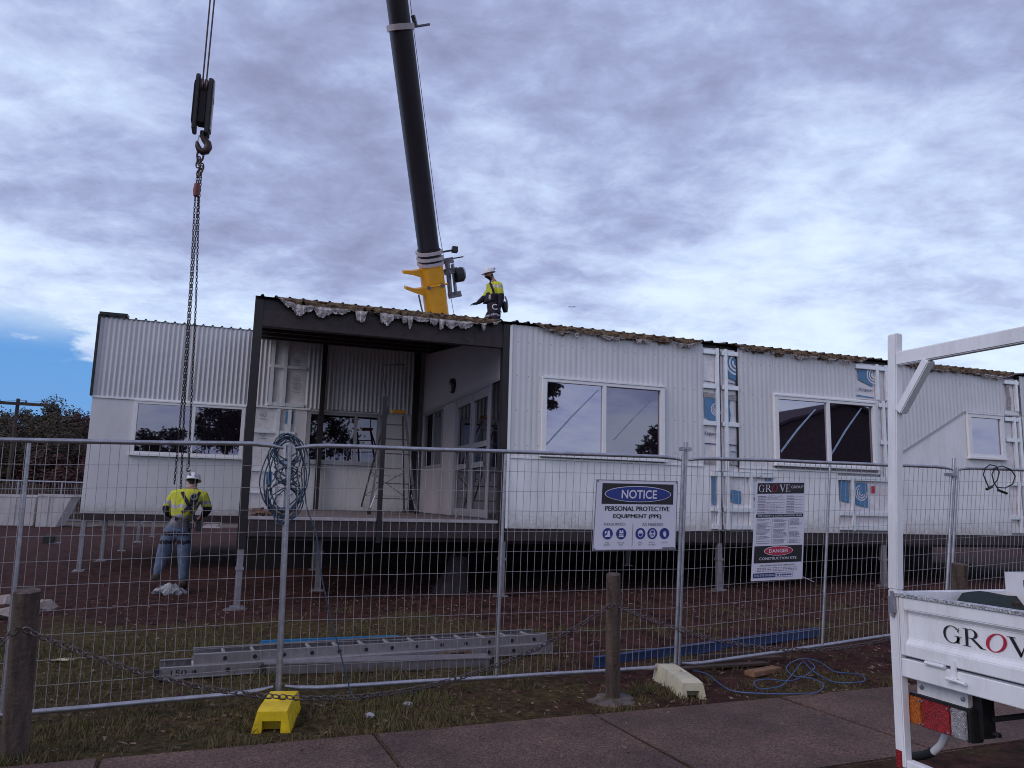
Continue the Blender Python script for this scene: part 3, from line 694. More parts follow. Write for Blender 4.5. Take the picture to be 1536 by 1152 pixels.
swirl(M, 8.45, 4.32, .26, yb_-.007, m_foil); marks(M, [[(8.3, 1.75), (8.5, 1.72), (8.5, 1.95), (8.3, 1.98)], [(9.03, 1.42), (9.16, 1.4), (9.16, 1.5), (9.03, 1.52)]], yb_-.006); brand(M, 8.78, 9.1, 1.78, .07, yb_-.007); marks(M, [[(8.3, 2.66), (8.45, 2.655), (8.45, 2.67), (8.3, 2.675)], [(8.78, 1.68), (9.15, 1.67), (9.15, 1.69), (8.78, 1.7)]], yb_-.006, 'printed_line', m_blue)
marks(M, [[(8.24, 3.19), (8.29, 3.19), (8.31, 3.35), (8.285, 3.5), (8.31, 3.6), (8.24, 3.62)]], yb_-.006)
marks(M, [[(8.24, 3.61), (8.45, 3.61), (8.45, 3.73), (8.24, 3.70)], [(8.24, 2.42), (8.45, 2.42), (8.45, 2.5), (8.24, 2.55)]], yb_-.006, 'foil_tape', m_foilb)
marks(M, [[(8.24, 2.78), (8.45, 2.775), (8.45, 2.795), (8.24, 2.80)], [(8.24, 3.93), (8.45, 3.91), (8.45, 3.925), (8.24, 3.945)]], yb_-.006, 'printed_line', m_navyp)
marks(M, [[(11.28, 4.22), (11.62, 4.10), (11.62, 4.43), (11.28, 4.43)]], yb_-.006); swirl(M, 11.66, 4.34, .2, yb_-.007, m_foil)
brand(M, 11.28, 11.63, 3.99, .07, yb_-.007); marks(M, [[(11.22, 3.89), (11.65, 3.87), (11.65, 3.89), (11.22, 3.92)]], yb_-.006, 'printed_line', m_blue)
marks(M, [[(10.72, 1.85), (10.93, 1.80), (10.93, 2.24), (10.72, 2.24)], [(11.07, 1.78), (11.38, 1.72), (11.38, 2.2), (11.07, 2.2)]], yb_-.006); swirl(M, 11.22, 2.0, .17, yb_-.008, m_foil)
marks(M, [[(11.48, 2.0), (11.56, 2.0), (11.56, 2.14), (11.48, 2.14)]], yb_-.006, 'printed_mark', m_signr)
blanket(M, 8.36, 11.5, YF-.02, 4.68, 31, .165, .07, True, .45)
# end module with the diagonal join
M = module(X3+.02, X4-.02, 'end classroom module where corrugated sheet meets smooth panels along a diagonal')
dg_ = lambda x: 2.76+(3.75-2.76)*min(1, max(0, (x-12.13)/(13.97-12.13)))
f = MB(); corr(f, 12.10, 13.97, dg_, ZT, YF); corr(f, 13.97, 15.13, 3.765, ZT, YF); f.build('corrugated_cladding', m_clad, M, smooth=True, fix=False)
w3 = (14.03, 14.98, 2.82, 3.71)
f = MB(); f.prism([(12.10, YF, ZB), (13.985, YF, ZB), (13.985, YF, 3.735), (12.10, YF, 2.74)], (0, .012, 0)); f.box(13.987, 15.07, YF, YF+.012, ZB, w3[2]-.05); f.build('lower_cladding', m_panel, M)
f = MB(); f.bar((12.12, YF-.01, 2.75), (13.98, YF-.01, 3.752), .02, .03, (0, 0, 1)); f.box(13.98, 15.54, YF-.018, YF, 3.735, 3.762); f.build('flashing', m_dtrim, M)
window(M, *w3, YF-.005, [], m_glass, .07)
bay(M, 15.07, X4-.02, 1.28, 3.72, [15.34, 15.49], [3.66, 3.22, 2.3, 1.6]); bay(M, 15.13, X4-.02, 3.84, 4.52, [15.46], [4.46])
lower(M, 15.13, 15.52, 3.765, 3.835)
marks(M, [[(15.2, 3.86), (15.3, 3.86), (15.33, 4.1), (15.29, 4.3), (15.3, 4.42), (15.2, 4.42), (15.24, 4.2)], [(15.09, 3.6), (15.3, 3.6), (15.3, 3.66), (15.09, 3.66)]], yb_-.006, 'foil_tape', m_foilb)
blanket(M, 12.3, 15.5, YF-.02, 4.68, 41, .165, .07, True, .45)
M = module(X4+.02, X5, 'partly visible classroom module at the far right end of the row')
f = MB(); corr(f, X4+.04, X5, 3.765, ZT, YF); f.build('corrugated_cladding', m_clad, M, smooth=True, fix=False); lower(M, X4+.04, X5, ZB, 3.75)

# --- rear block
Rb = thing('rear_module', 'grey corrugated rear building block with a dark roof cap at its corner', 'building module', (-1.5, YB, .1))
xl = -3.33
zl, zr = 5.45, 5.50
f = MB(); f.box(xl, 15.5, YB+.05, 26, 1.19, 5.40); f.build('wall', m_panel2, Rb)
f = MB(); f.box(xl+.03, 3.9, YB+.0, YB+.12, 1.04, 1.185).box(xl+.03, xl+.15, YB+.13, 25.9, 1.04, 1.185).box(3.9, 15.4, YB+.05, 25.9, .95, 1.185); f.build('floor_frame', m_dark2, Rb)
def b_(px, py): return pY(px, py, YB)
up = (b_(405, 540).x, b_(461, 540).x); lo = (b_(371, 680).x, b_(441, 680).x)
wl = (-2.46, -.20, 2.49, 3.64); wp = (b_(462, 640).x, b_(569, 640).x, 2.46, 3.63)
f = MB(); corr(f, xl, up[0], 3.71, 5.46, YB, .1, .014); corr(f, up[1], 3.82, 3.71, 5.36, YB, .1, .014); f.build('corrugated_cladding', m_clad2, Rb, smooth=True, fix=False)
MB().box(xl-.01, lo[1]+.3, YB-.03, YB-.0, 3.665, 3.708).build('joint_trim', m_trim, Rb)
f = MB()
def pan(x0, x1, z0, z1): f.box(x0, x1, YB-.005, YB+.03, z0, z1)
pan(xl, -2.49, 1.19, 3.66); pan(-2.487, -1.2, 1.19, 2.44); pan(-1.197, lo[0], 1.19, 2.44); pan(-.16, lo[0], 2.443, 3.66)
pan(lo[1], wp[0]-.04, 1.36, 3.66); pan(wp[0]-.037, 2.2, 1.36, 2.41); pan(2.203, wp[1]+.04, 1.36, 2.41); pan(wp[1]+.043, 3.85, 1.36, 3.68); pan(wp[0]-.037, wp[1]+.04, 3.67, 3.69)
f.build('lower_cladding', m_panel2, Rb)
window(Rb, *wl, YB-.01, [.53], [m_glasss, m_glasss]); window(Rb, *wp, YB-.01, [.66], m_glassd, m_f=m_dtrim)
yk = YB+.03
f = MB(); foil_panel(f, up[0], up[1], 3.71, 5.36, yk); foil_panel(f, lo[0], lo[1], 1.36, 3.66, yk); f.build('insulation_board', m_foil, Rb, smooth=True)
for s in (up[0]+.07, up[0]+.36): MB().box(s-.04, s+.04, yk-.07, yk-.02, 3.72, 5.3).build('stud', m_stud, Rb)
for s in (lo[0]+.62, lo[0]+.87): MB().box(s-.04, s+.04, yk-.07, yk-.02, 1.4, 3.65).build('stud', m_stud, Rb)
for (aa, zz, z2_) in ((up, 4.62, 4.69), (lo, 3.08, 3.14), (lo, 2.2, 2.26), (up, 3.72, 3.80), (lo, 1.70, 1.74)): MB().box(aa[0], aa[1], yk-.062, yk-.015, zz, z2_).build('noggin', m_stud, Rb)
for (px, py) in ((446, 541), (445, 568), (444, 581), (395, 621), (394, 650)):
    c_ = b_(px, py); emblem(Rb, c_.x, c_.z, .075, yk-.03)
def rect_px(x0, y0, x1, y1): a = b_(x0, y0); c_ = b_(x1, y1); return [(a.x, a.z), (c_.x, a.z), (c_.x, c_.z), (a.x, c_.z)]
marks(Rb, [rect_px(429, 617, 439, 636), rect_px(400, 706, 414, 727), rect_px(424, 690, 432, 702)], yk-.03)
f = MB(); f.box(xl-.03, -2.8, YB-.07, YB+.2, 5.50, 5.56).box(xl-.05, xl-.004, YB-.06, YB+.02, 3.7, 5.50); f.build('roof_cap', m_dark, Rb)
roof(Rb, xl, 15.5, YB-.02, 26, 5.46, -.06, m_roofl)
f = MB(); f.prism([(xl+.02, YB+.06, 5.39), (xl+.02, 25.9, 4.98), (xl+.02, 25.9, 4.9), (xl+.02, YB+.06, 5.2)], (18.8, 0, 0)); f.build('roof_framing', m_dark, Rb)

# ------------------------------------------------------------------ steel stumps
def stump(x, y, ztop, label, s=.047, group='steel stumps under the building'):
    z = gz(x, y); t = thing('steel_stump', label, 'stump', (x, y, z), group)
    MB().box(x-s, x+s, y-s, y+s, z-.05, ztop).build('post', m_stump, t, bevel=.004)
    MB().box(x-s-.012, x+s+.012, y-s-.012, y+s+.012, ztop-.30, ztop-.26).build('sleeve', m_galv, t)
    MB().box(x-s-.05, x+s+.05, y-s-.05, y+s+.05, z-.01, z+.03).build('base_plate', m_galv, t)
    f = MB(); f.lathe([(.20, -.04), (.17, -.004), (.10, .01), (0, .012)], (x, y, z), n=14); f.build('concrete_pad', m_conc, t)
stump(-.03, YF+.07, .88, 'front steel stump under the left corner column of the porch')
stump(3.97, YF+.07, 1.02, 'front steel stump under the corner between porch and first window')
stump(8.05, YF+.07, 1.02, 'front steel stump below the first open insulation bay')
stump(11.75, YF+.07, 1.02, 'front steel stump below the second open insulation bay, beside the white rack post')
stump(15.5, YF+.07, 1.02, 'front steel stump near the right end of the row')
for i, (px, py) in enumerate(((118, 858), (152, 842), (182, 828), (206, 815), (228, 806))):
    q = pZ(px, py, .02); stump(q.x, q.y, 1.04, ['nearest', 'second', 'third', 'fourth', 'farthest'][i]+' steel stump in the row under the left end of the rear block', group='steel stumps under the left end')
for i, (px, py, zt) in enumerate(((397, 848, 1.0), (470, 855, 1.0), (476, 885, 1.0), (558, 842, 1.0), (940, 858, .98))):
    q = pZ(px, py, .08); stump(q.x, q.y, zt, ['set-back steel stump in the shade behind the cable coil', 'inner steel stump behind the hanging lead', 'steel stump below the porch deck right of the coil', 'dim steel stump deep under the middle of the porch', 'dim steel stump deep behind the blue notice sign'][i])
# dark spoil and a stump of wood below the floor
f = MB(); c_ = pZ(676, 890, .1); f.lathe([(.34, -.1), (.27, .1), (.2, .3), (.17, .55), (.15, .6), (0, .58)], (c_.x, c_.y, gz(c_.x, c_.y)), (.25, 0, 1), 12)
setp(f.build('tree_stump', m_dark2, origin=(c_.x, c_.y, gz(c_.x, c_.y))), 'old leaning wood stump in the dark below the porch floor', 'tree stump')

# ------------------------------------------------------------------ temporary fence
FA, FB = V((.38, 7.16, 0)), V((4.36, 7.38, 0))
fd = (FB-FA).normalized(); fn_ = V((fd.y, -fd.x, 0))          # fn_ points to the street
def onF(px, py, off=0.):
    d = ray(px, py); a = FA+fn_*off-CAM; k = (fn_.dot(V((a.x, a.y, 0))))/(fn_.dot(V((d.x, d.y, 0)))); return CAM+d*k
def fence_panel(label, BL, BR, TL, TR, mid, seed, ext=(0, 0), po=(.02, -.02), pf=(0, 0)):
    BL, BR, TL, TR = map(V, (BL, BR, TL, TR)); rr_ = random.Random(seed)
    T = thing('temporary_fence', label, 'fence', (BL+BR)/2, 'temporary fence panels')
    S = lambda u, v: (BL*(1-u)+BR*u)*(1-v)+(TL*(1-u)+TR*u)*v
    r_ = .019
    for u, nm, e_ in ((0, 'post', ext[0]), (1, 'post', ext[1])):
        a, b = S(u, 0), S(u, 1); d = (b-a).normalized(); o_ = fd*po[u]+fn_*pf[u]
        MB().tube([a+o_-d*.12, b+o_+d*e_], .0195, 12).build(nm, m_galv, T, smooth=True)
    MB().tube([S(mid, .006), S(mid, .99)], .0165, 10).build('mid_post', m_galv, T, smooth=True)
    L_ = (BR-BL).length; k = .14/L_
    for v, nm in ((1, 'top_rail'), (0, 'bottom_rail')):
        pts = [S(k*.25, v)+V((0, 0, -.03 if v else .03))]+[S(k*(.8+.4*j), v)+V((0, 0, (-.008 if v else .008)*(2-j))) for j in range(2)]
        pts += [S(t, v)+V((0, 0, .006*noise.noise(V((t*5, seed, v*3))))) for t in [.08+.84*q/14 for q in range(15)]]
        pts += [S(1-k*(1.2-.4*j), v)+V((0, 0, (-.008 if v else .008)*(j+1))) for j in range(2)]+[S(1-k*.25, v)+V((0, 0, -.03 if v else .03))]
        rads = [.012, .016]+[.0205]*(len(pts)-4)+[.016, .012]
        MB().tube(pts, rads, 12).build(nm, m_galv, T, smooth=True)
    f = MB(); nw = int(L_/.0745)
    for i in range(1, nw):
        u = i/nw; ph = rr_.uniform(0, 6); am = rr_.uniform(.0, .0035); drift = rr_.uniform(-.006, .006)
        pts = [S(u, v)+fd*(am*math.sin(v*9+ph)+drift*v)+fn_*(.012*noise.noise(V((u*5, v*3, seed)))) for v in [j/8 for j in range(9)]]
        f.tube(pts, .0028, 4, cap=False)
    nh = 11
    for j in range(1, nh):
        v = j/nh
        f.tube([S(u, v)+fn_*(.006+.012*noise.noise(V((u*5, v*3, seed))))+V((0, 0, .008*noise.noise(V((u*3, j*1.7, seed))))) for u in [i/24 for i in range(25)]], .0028, 4, cap=False)
    f.build('wire_mesh', m_wire, T, fix=False)
    return T
j1b = onF(418, 1035); j1t = onF(434, 667); j2b = onF(1015, 1000); j2t = onF(1027, 686)
m2b = onF(1233, 968); m2t = onF(1242, 694); rl = onF(0, 1073); tl_ = onF(0, 660)
def ext_(a, b, x): t = (x-a.x)/(b.x-a.x); return a+(b-a)*t
j3b = ext_(j2b, m2b, 8.28); j3t = ext_(j2t, m2t, 8.60)
j0b = ext_(rl, j1b, -3.6); j0t = ext_(tl_, j1t, -3.62)
LBp = onF(38, 800)
fence_panel('left fence panel running out of frame with a post near the left edge', j0b, j1b-fd*.012, j0t, j1t-fd*.012, (-1.63-j0b.x)/(j1b.x-j0b.x), 1, (.0, .0), (.02, .006), (0, -.042))
fence_panel('fence panel in the middle carrying the blue notice sign', j1b+fd*.012, j2b-fd*.012, j1t+fd*.012, j2t-fd*.012, .497, 2, (.01, .05), (-.006, -.006), (0, 0))
fence_panel('fence panel right of the blue notice sign carrying the danger board', j2b+fd*.03, j3b, j2t+fd*.02, j3t, .495, 3, (.17, .12), (-.006, -.02), (0, 0))
j4b = j3b+(j3b-j2b)*.98; j4t = j3t+(j3t-j2t)*.98
fence_panel('far right fence panel behind the white tray with black leads on its top rail', j3b+fd*.03, j4b, j3t+fd*.03, j4t, .5, 4, (.0, .0))
# clamp on the second joint
T = thing('fence_clamp', 'steel clamp joining the two fence posts right of the notice sign', 'clamp', j2t+V((0, -.03, .1)))
q = j2t+V((0, 0, .09)); MB().box(q.x-.05, q.x+.07, q.y-.035, q.y+.035, q.z-.02, q.z+.02).build('plate', m_galv, T, bevel=.004)
MB().tube([q+V((0, -.06, 0)), q+V((0, .05, 0))], .008, 8).build('bolt', m_galv, T)
q = onF(1424, 712); T2 = thing('fence_clamp', 'steel clamp on the fence post behind the white tray', 'clamp', q)
MB().box(q.x-.05, q.x+.09, q.y-.035, q.y+.035, q.z-.02, q.z+.02).build('plate', m_galv, T2, bevel=.004)
MB().tube([q+V((-.02, -.06, 0)), q+V((-.02, .05, 0))], .008, 8).build('bolt', m_galv, T2)

# fence feet
def foot(c, dirv, L_, W_, H_, m_, label):
    d = V(dirv).normalized(); x = V((-d.y, d.x, 0)); z0 = V((0, 0, c[2])); c = V((c[0], c[1], 0))+z0
    T = thing('ballast_block', label, 'ballast block', c)
    f = MB(); u = V((0, 0, 1)); t = .035
    def sec(y, ws, hs):  # profile ring
        return [c+d*y-x*ws, c+d*y+x*ws, c+d*y+x*(ws-t)+u*hs, c+d*y-x*(ws-t)+u*hs]
    ends = [sec(-L_/2, W_/2, H_*.93), sec(-L_*.36, W_/2, H_), sec(L_*.36, W_/2, H_), sec(L_/2, W_/2, H_*.93)]
    for a, b in zip(ends, ends[1:]):
        for k in (1, 2, 3): f.quad(a[k], b[k], b[(k+1) % 4], a[(k+1) % 4])
    # ends with an arched opening
    for e_, sg in ((ends[0], -1), (ends[3], 1)):
        p0, p1, p2, p3 = e_; mx_ = lambda a, b, t_: a+(b-a)*t_
        i1, i2 = mx_(p0, p1, .26), mx_(p0, p1, .74); h1, h2 = i1+u*H_*.52, i2+u*H_*.52
        f.quad(p0, i1, h1, p3); f.quad(i2, p1, p2, h2); f.quad(h1, h2, p2, p3)
        for (a, b) in ((i1, h1), (h1, h2), (h2, i2)): f.quad(a, b, b-d*sg*.12, a-d*sg*.12)
        f.quad(i1-d*sg*.12, h1-d*sg*.12, h2-d*sg*.12, i2-d*sg*.12)
    f.build('block', m_, T)
    for k in (-.2, .0, .2):
        for s in (-1, 1): f = MB(); f.bar(c+d*L_*k+x*s*(W_/2-.004)+u*.03, c+d*L_*k+x*s*(W_/2-t+.003)+u*(H_-.02), .05, .012, tuple(x)); f.build('rib', m_, T)
    f = MB(); f.tube([c-d*.0+u*(H_-.003), c+u*(H_+.022)], .038, 14); f.build('socket', m_, T, smooth=True)
    return T
zg = -.125
fa_, fb_ = pZ(427, 1034, .05), pZ(409, 1063, .05); dv = (fb_-fa_); L1 = dv.length+.03; c = (fa_+fb_)/2
foot((c.x, c.y, zg), dv, L1, .29, .17, m_yplas, 'yellow plastic fence foot under the post with the hanging cable coil')
fa_, fb_ = pZ(998, 993, .05), pZ(1038, 1020, .05); dv = (fb_-fa_); L1 = dv.length+.06; c = (fa_+fb_)/2
foot((c.x, c.y, zg), dv, L1, .26, .165, m_cplas, 'dirty cream plastic fence foot beside the middle timber bollard')

# ------------------------------------------------------------------ signs on the fence
def sign_frame(tl, tr, br, bl, off=.03):
    TL, TR_, BR_, BL_ = (onF(*q, off) for q in (tl, tr, br, bl))
    def S(u, v, o=0.): return (BL_*(1-u)+BR_*u)*(1-v)+(TL*(1-u)+TR_*u)*v+fn_*o
    return S, (BL_+BR_)/2
S, o_ = sign_frame((894.5, 719), (1017, 722), (1013.5, 824.5), (888.5, 826))
T = thing('notice_sign', 'white NOTICE sign about personal protective equipment tied to the fence', 'sign', o_)
def sheet(par, S, u0, u1, v0, v1, o, m_, nm, th=.0):
    f = MB()
    if th: f.hexa([S(u0, v0, o-th), S(u1, v0, o-th), S(u1, v1, o-th), S(u0, v1, o-th), S(u0, v0, o), S(u1, v0, o), S(u1, v1, o), S(u0, v1, o)])
    else: f.quad(S(u0, v0, o), S(u1, v0, o), S(u1, v1, o), S(u0, v1, o))
    return f.build(nm, m_, par)
bd = sheet(T, S, 0, 1, 0, 1, 0, m_signw, 'board', .004)
f = MB()
for (a, b, c, d) in ((0, 1, 0, .012), (0, 1, .988, 1), (0, .010, .012, .988), (.990, 1, .012, .988)): f.quad(S(a, c, .0012), S(b, c, .0012), S(b, d, .0012), S(a, d, .0012))
f.build('border', m_grtxt, bd, fix=False)
sheet(bd, S, .075, .945, .655, .95, .002, m_signk, 'heading_field')
def flat(par, S, shape, o, m_, nm='lettering'):
    f = MB(); put2d(f, shape, lambda a, b: S(a, b, o)); return f.build(nm, m_, par, fix=False)
flat(bd, S, poly2(ell(.51, .80, .405, .115, 48)), .004, m_signw, 'heading_rim'); flat(bd, S, poly2(ell(.51, .80, .396, .106, 48)), .006, m_signb, 'heading_oval')
flat(bd, S, fit_text('NOTICE', .305, .735, .735, .125, .016), .008, m_signw)
flat(bd, S, join2(fit_text('PERSONAL PROTECTIVE', .12, .90, .558, .066), fit_text('PERSONAL PROTECTIVE', 0.1250, 0.9050, .558, .066)), .003, m_signk); flat(bd, S, join2(fit_text('EQUIPMENT (PPE)', .22, .80, .44, .072), fit_text('EQUIPMENT (PPE)', 0.2250, 0.8050, .44, .072)), .003, m_signk)
flat(bd, S, fit_text('REQUIRED', .12, .37, .345, .044, .006), .003, m_grtxt); flat(bd, S, fit_text('AS NEEDED', .57, .83, .345, .044, .006), .003, m_grtxt)
flat(bd, S, poly2(rc(.458, .463, .06, .38)), .003, m_grtxt, 'divider')
cx_ = (.165, .325, .555, .70, .85); rx_, ry_ = .060, .080
for c in cx_: flat(bd, S, poly2(ell(c, .235, rx_, ry_, 30)), .003, m_signb, 'symbol_disc')
def sym(i, shape, o=.005, m_=None): flat(bd, S, ([(cx_[i]+a*rx_, .235+b*ry_) for a, b in shape[0]], shape[1]), o, m_ or m_signw, 'symbol')
sym(0, poly2([(.0, .55), (.42, .5), (.45, -.1), (.55, -.55), (-.55, -.6), (-.5, -.35), (-.1, -.15)], [(-.55, .4), (-.2, .5), (-.3, .1), (-.62, -.15)]))
sym(1, poly2([(-.35, .6), (-.12, .6), (-.05, .3), (.05, .3), (.12, .6), (.35, .6), (.5, -.6), (-.5, -.6)])); sym(1, poly2(rc(-.45, .45, -.3, -.18), rc(-.42, .42, -.02, .08)), .0065, m_signb)
sym(2, join2(poly2([(.0+.5*math.cos(rad(t)), .1+.55*math.sin(rad(t))) for t in range(0, 181, 15)], rc(-.62, .62, .02, .12)), ring2(0, -.05, .48, .62, .36, .5, 180, 360, 16)))
sym(3, join2(ring2(0, 0, .6, .72, .46, .58, 0, 360, 24), poly2(rc(-.46, -.06, -.18, .16), rc(.06, .46, -.18, .16)), poly2([(-.2, -.35), (.2, -.35), (.1, -.55), (-.1, -.55)])))
sym(4, poly2([(-.35, .1), (-.1, -.55), (.3, -.6), (.35, .0), (.22, .5), (.15, .05), (.05, .62), (.0, .05), (-.13, .58), (-.15, .0), (-.3, .4)]))
for i, tt in enumerate(('WORK BOOTS', 'HI VIS VEST', 'HARD HAT', 'SAFETY GLASSES', 'GLOVES')):
    ws_ = tt.split(' ') if i != 1 else ['HI VIS', 'VEST']
    for j, q in enumerate(ws_): hw = .0065*len(q); flat(bd, S, fit_text(q, cx_[i]-hw, cx_[i]+hw, .098-.031*j, .02), .003, m_grtxt)
flat(bd, S, poly2(rc(.83, .985, .018, .034)), .003, m_signk, 'maker_strip')
for (u, v) in ((.02, .98), (.98, .98), (.02, .02), (.98, .02)):
    flat(bd, S, poly2(ell(u, v, .012, .015, 12)), .004, m_grtxt, 'eyelet')
a = S(0, 1); MB().tube([a, a+V((-.03, .02, .05)), a+V((-.07, .03, .11))], .003, 5).build('tie', m_whitep, T)
# danger board
S, o_ = sign_frame((1134.5, 722.5), (1208.5, 722), (1203.5, 868), (1126.5, 872))
T = thing('danger_sign', 'tall white site board with black bands and a red DANGER oval tied to the fence', 'sign', o_)
bd = sheet(T, S, 0, 1, 0, 1, 0, m_signw, 'board', .004)
sheet(bd, S, .03, .97, .875, .985, .002, m_signk, 'name_band')
wm = .095; x0 = .045
for ch, xx, m_ in (('G', .05, m_signw), ('R', .185, m_signw), ('V', .465, m_signw), ('E', .59, m_signw), ('O', .31, m_signr)):
    flat(bd, S, sc2(SERIF[ch][0], xx, .893, .125, .075), .004, m_)
flat(bd, S, fit_text('GROUP', .70, .95, .928, .028, .004), .004, m_signw)
flat(bd, S, fit_text('SITE SAFETY & COORDINATION PLAN', .06, .94, .640, .017, .004), .004, m_signw); sheet(bd, S, .03, .97, .632, .666, .002, m_signk, 'plan_band')
rs = random.Random(5)
ln = MB(); hw = MB()
for k, v in enumerate((.845, .818, .791, .764, .737, .710, .683)):
    for a, b in ((.05, .36), (.62, .95)):
        u_ = a
        while u_ < a+.14: du = rs.uniform(.01, .03); put2d(ln, poly2(rc(u_, u_+du, v, v+.008)), lambda p, q: S(p, q, .003)); u_ += du+.007
    put2d(ln, poly2(rc(.05, .58, v-.007, v-.004), rc(.62, .95, v-.007, v-.004)), lambda p, q: S(p, q, .003))
    if k in (0, 1, 3, 4, 5, 6):
        u_ = .22; prev = (u_, v)
        while u_ < (.52 if k == 0 else .40+.1*rs.random()):
            nx_ = (u_+rs.uniform(.006, .014), v+rs.uniform(-.002, .014)); put2d(hw, poly2([prev, nx_, (nx_[0]+.004, nx_[1]), (prev[0]+.004, prev[1])]), lambda p, q: S(p, q, .003)); prev = nx_; u_ = nx_[0]
ln.build('form_lines', m_grtxt, bd, fix=False); hw.build('handwriting', m_signk, bd, fix=False)
ln = MB()
for (a, b) in ((.05, .33), (.38, .66), (.70, .95)):
    v = .61; ln = MB()
    while v > .36:
        if rs.random() < .86:
            u_ = a; e2 = a+(b-a)*rs.uniform(.6, 1)
            while u_ < e2: du = rs.uniform(.012, .04); put2d(ln, poly2(rc(u_, min(e2, u_+du), v, v+.0055)), lambda p, q: S(p, q, .003)); u_ += du+.008
        v -= .0115
    ln.build('fine_print', m_grtxt, bd, fix=False)
for a in (.35, .675): flat(bd, S, poly2(rc(a, a+.004, .36, .62)), .003, m_grtxt, 'divider')
sheet(bd, S, .03, .97, .175, .345, .002, m_signk, 'danger_field')
flat(bd, S, poly2(ell(.50, .293, .285, .048, 36)), .0035, m_signw, 'danger_rim'); flat(bd, S, poly2(ell(.50, .293, .272, .043, 36)), .005, m_signr, 'danger_oval')
flat(bd, S, fit_text('DANGER', .31, .69, .275, .036, .014), .0065, m_signw); flat(bd, S, fit_text('CONSTRUCTION SITE', .13, .86, .205, .026, .006), .004, m_signw)
flat(bd, S, fit_text('DIAL 000 FOR HELP IN AN EMERGENCY', .15, .84, .143, .013, .003), .003, m_signk)
for v in (.122, .107, .092): flat(bd, S, poly2(*[rc(.1+.8*i/16+.0, .1+.8*i/16+rs.uniform(.02, .045), v, v+.006) for i in range(16)]), .003, m_grtxt, 'fine_print')
sheet(bd, S, .03, .46, .03, .075, .002, m_navyp, 'footer_field'); flat(bd, S, fit_text('THIS SITE IS USING', .045, .44, .042, .02, .004), .004, m_signw)
flat(bd, S, poly2(rc(.47, .475, .03, .075), rc(.80, .805, .03, .075), rc(.47, .805, .03, .033), rc(.47, .805, .073, .076), *[rc(.55+.033*i, .575+.033*i, .045, .06) for i in range(7)], ell(.51, .052, .02, .01, 10)), .003, m_navyp, 'footer_logo')
a = S(1, .02); MB().tube([a, a+V((.10, .01, -.035)), a+V((.17, .015, -.06))], .003, 5).build('tie', m_whitep, T)
a = S(0, 1); MB().tube([a, a+V((.02, .01, .045)), a+V((.10, .015, .07))], .0025, 5).build('tie', m_black, T)

# ------------------------------------------------------------------ bollards and chain
def bollard(b, t, r, label, pad=False):
    b, t = V(b), V(t); T = thing('timber_bollard', label, 'bollard', b, 'timber bollards along the footpath')
    f = MB(); n = 18; d = (t-b)
    rr_ = random.Random(int(b.x*100)); rows = 12; ii = len(f.v); ax = d.normalized(); x = ax.orthogonal().normalized(); y = ax.cross(x)
    wob = [1+rr_.uniform(-.09, .07) for _ in range(n)]
    for k in range(rows+1):
        for j in range(n):
            a = 2*math.pi*j/n; q = r*(wob[j]+.02*noise.noise(V((j, k*.7, b.x))))*(1.04-.06*k/rows)
            f.v.append(b-ax*.1+(d+ax*.1)*(k/rows)+(x*math.cos(a)+y*math.sin(a))*q)
    for k in range(rows):
        for j in range(n): f.f.append((ii+k*n+j, ii+k*n+(j+1) % n, ii+(k+1)*n+(j+1) % n, ii+(k+1)*n+j)); f.mi.append(0)
    f.v.append(t+ax*.012); c_ = len(f.v)-1
    for j in range(n): f.f.append((ii+rows*n+j, ii+rows*n+(j+1) % n, c_)); f.mi.append(0)
    f.build('post', m_wood, T, smooth=True)
    if pad:
        f = MB(); n = 16; prof = ((.29, -.05), (.26, -.015), (.19, .008), (.12, .022), (.0, .026)); 
        f.lathe(prof, (b.x, b.y, b.z), n=n)
        f.v = [v+V((.04*noise.noise(v*5), .05*noise.noise(v*5+V((9, 0, 0))), .02*noise.noise(v*9))) for v in f.v]
        f.build('concrete_footing', m_conc, T, smooth=True)
    return T
kb = pZ(22, 1138, -.12); dd = (CAM-V((0, 0, 0))).length
kt = CAM+ray(42, 886)*((kb-CAM).dot(FW))
bollard(kb, kt, .082, 'leaning timber bollard at the left edge of the photo')
mb_ = pZ(919, 1049, -.12); mt_ = CAM+ray(920, 861)*((mb_-CAM).dot(FW)*1.0)
bollard(mb_, mt_, .066, 'timber bollard with a mound of concrete at its foot, near the cream fence foot', True)
rb_ = mb_+pd*(mb_-kb).length*.92+V((0, 0, .02)); q = CAM+ray(1440, 845)*((rb_-CAM).dot(FW)); 
rdep = (mb_-CAM).dot(FW)*1.22
rt = CAM+ray(1440, 846)*rdep; rb_ = CAM+ray(1436, 990)*rdep; rb_.z = -.12
bollard(rb_, rt, .083, 'timber bollard half hidden behind the white tray')
def links(mb, pts, L_, wd, r):
    # resample and lay alternating links
    P_ = [V(p) for p in pts]; cum = [0]
    for a, b in zip(P_, P_[1:]): cum.append(cum[-1]+(b-a).length)
    n = max(1, int(cum[-1]/(L_*.78)))
    def at(s):
        for i in range(len(cum)-1):
            if s <= cum[i+1] or i == len(cum)-2:
                t = (s-cum[i])/max(1e-9, cum[i+1]-cum[i]); return P_[i]+(P_[i+1]-P_[i])*t, (P_[i+1]-P_[i]).normalized()
    for k in range(n):
        c, d = at((k+.5)/n*cum[-1]); x = d.cross(V((0, 0, 1)) if abs(d.z) < .9 else V((0, 1, 0))).normalized(); y = d.cross(x)
        s = (x+y*(.5 if k % 2 else -.5)).normalized() if k % 2 else (y-x*.4).normalized()
        h = L_/2; w2 = wd/2
        mb.tube([c+d*(h*math.cos(t)*(1 if abs(math.cos(t)) > .2 else 1))+s*(w2*math.sin(t)) for t in [2*math.pi*q/8 for q in range(8)]], r, 4, True)
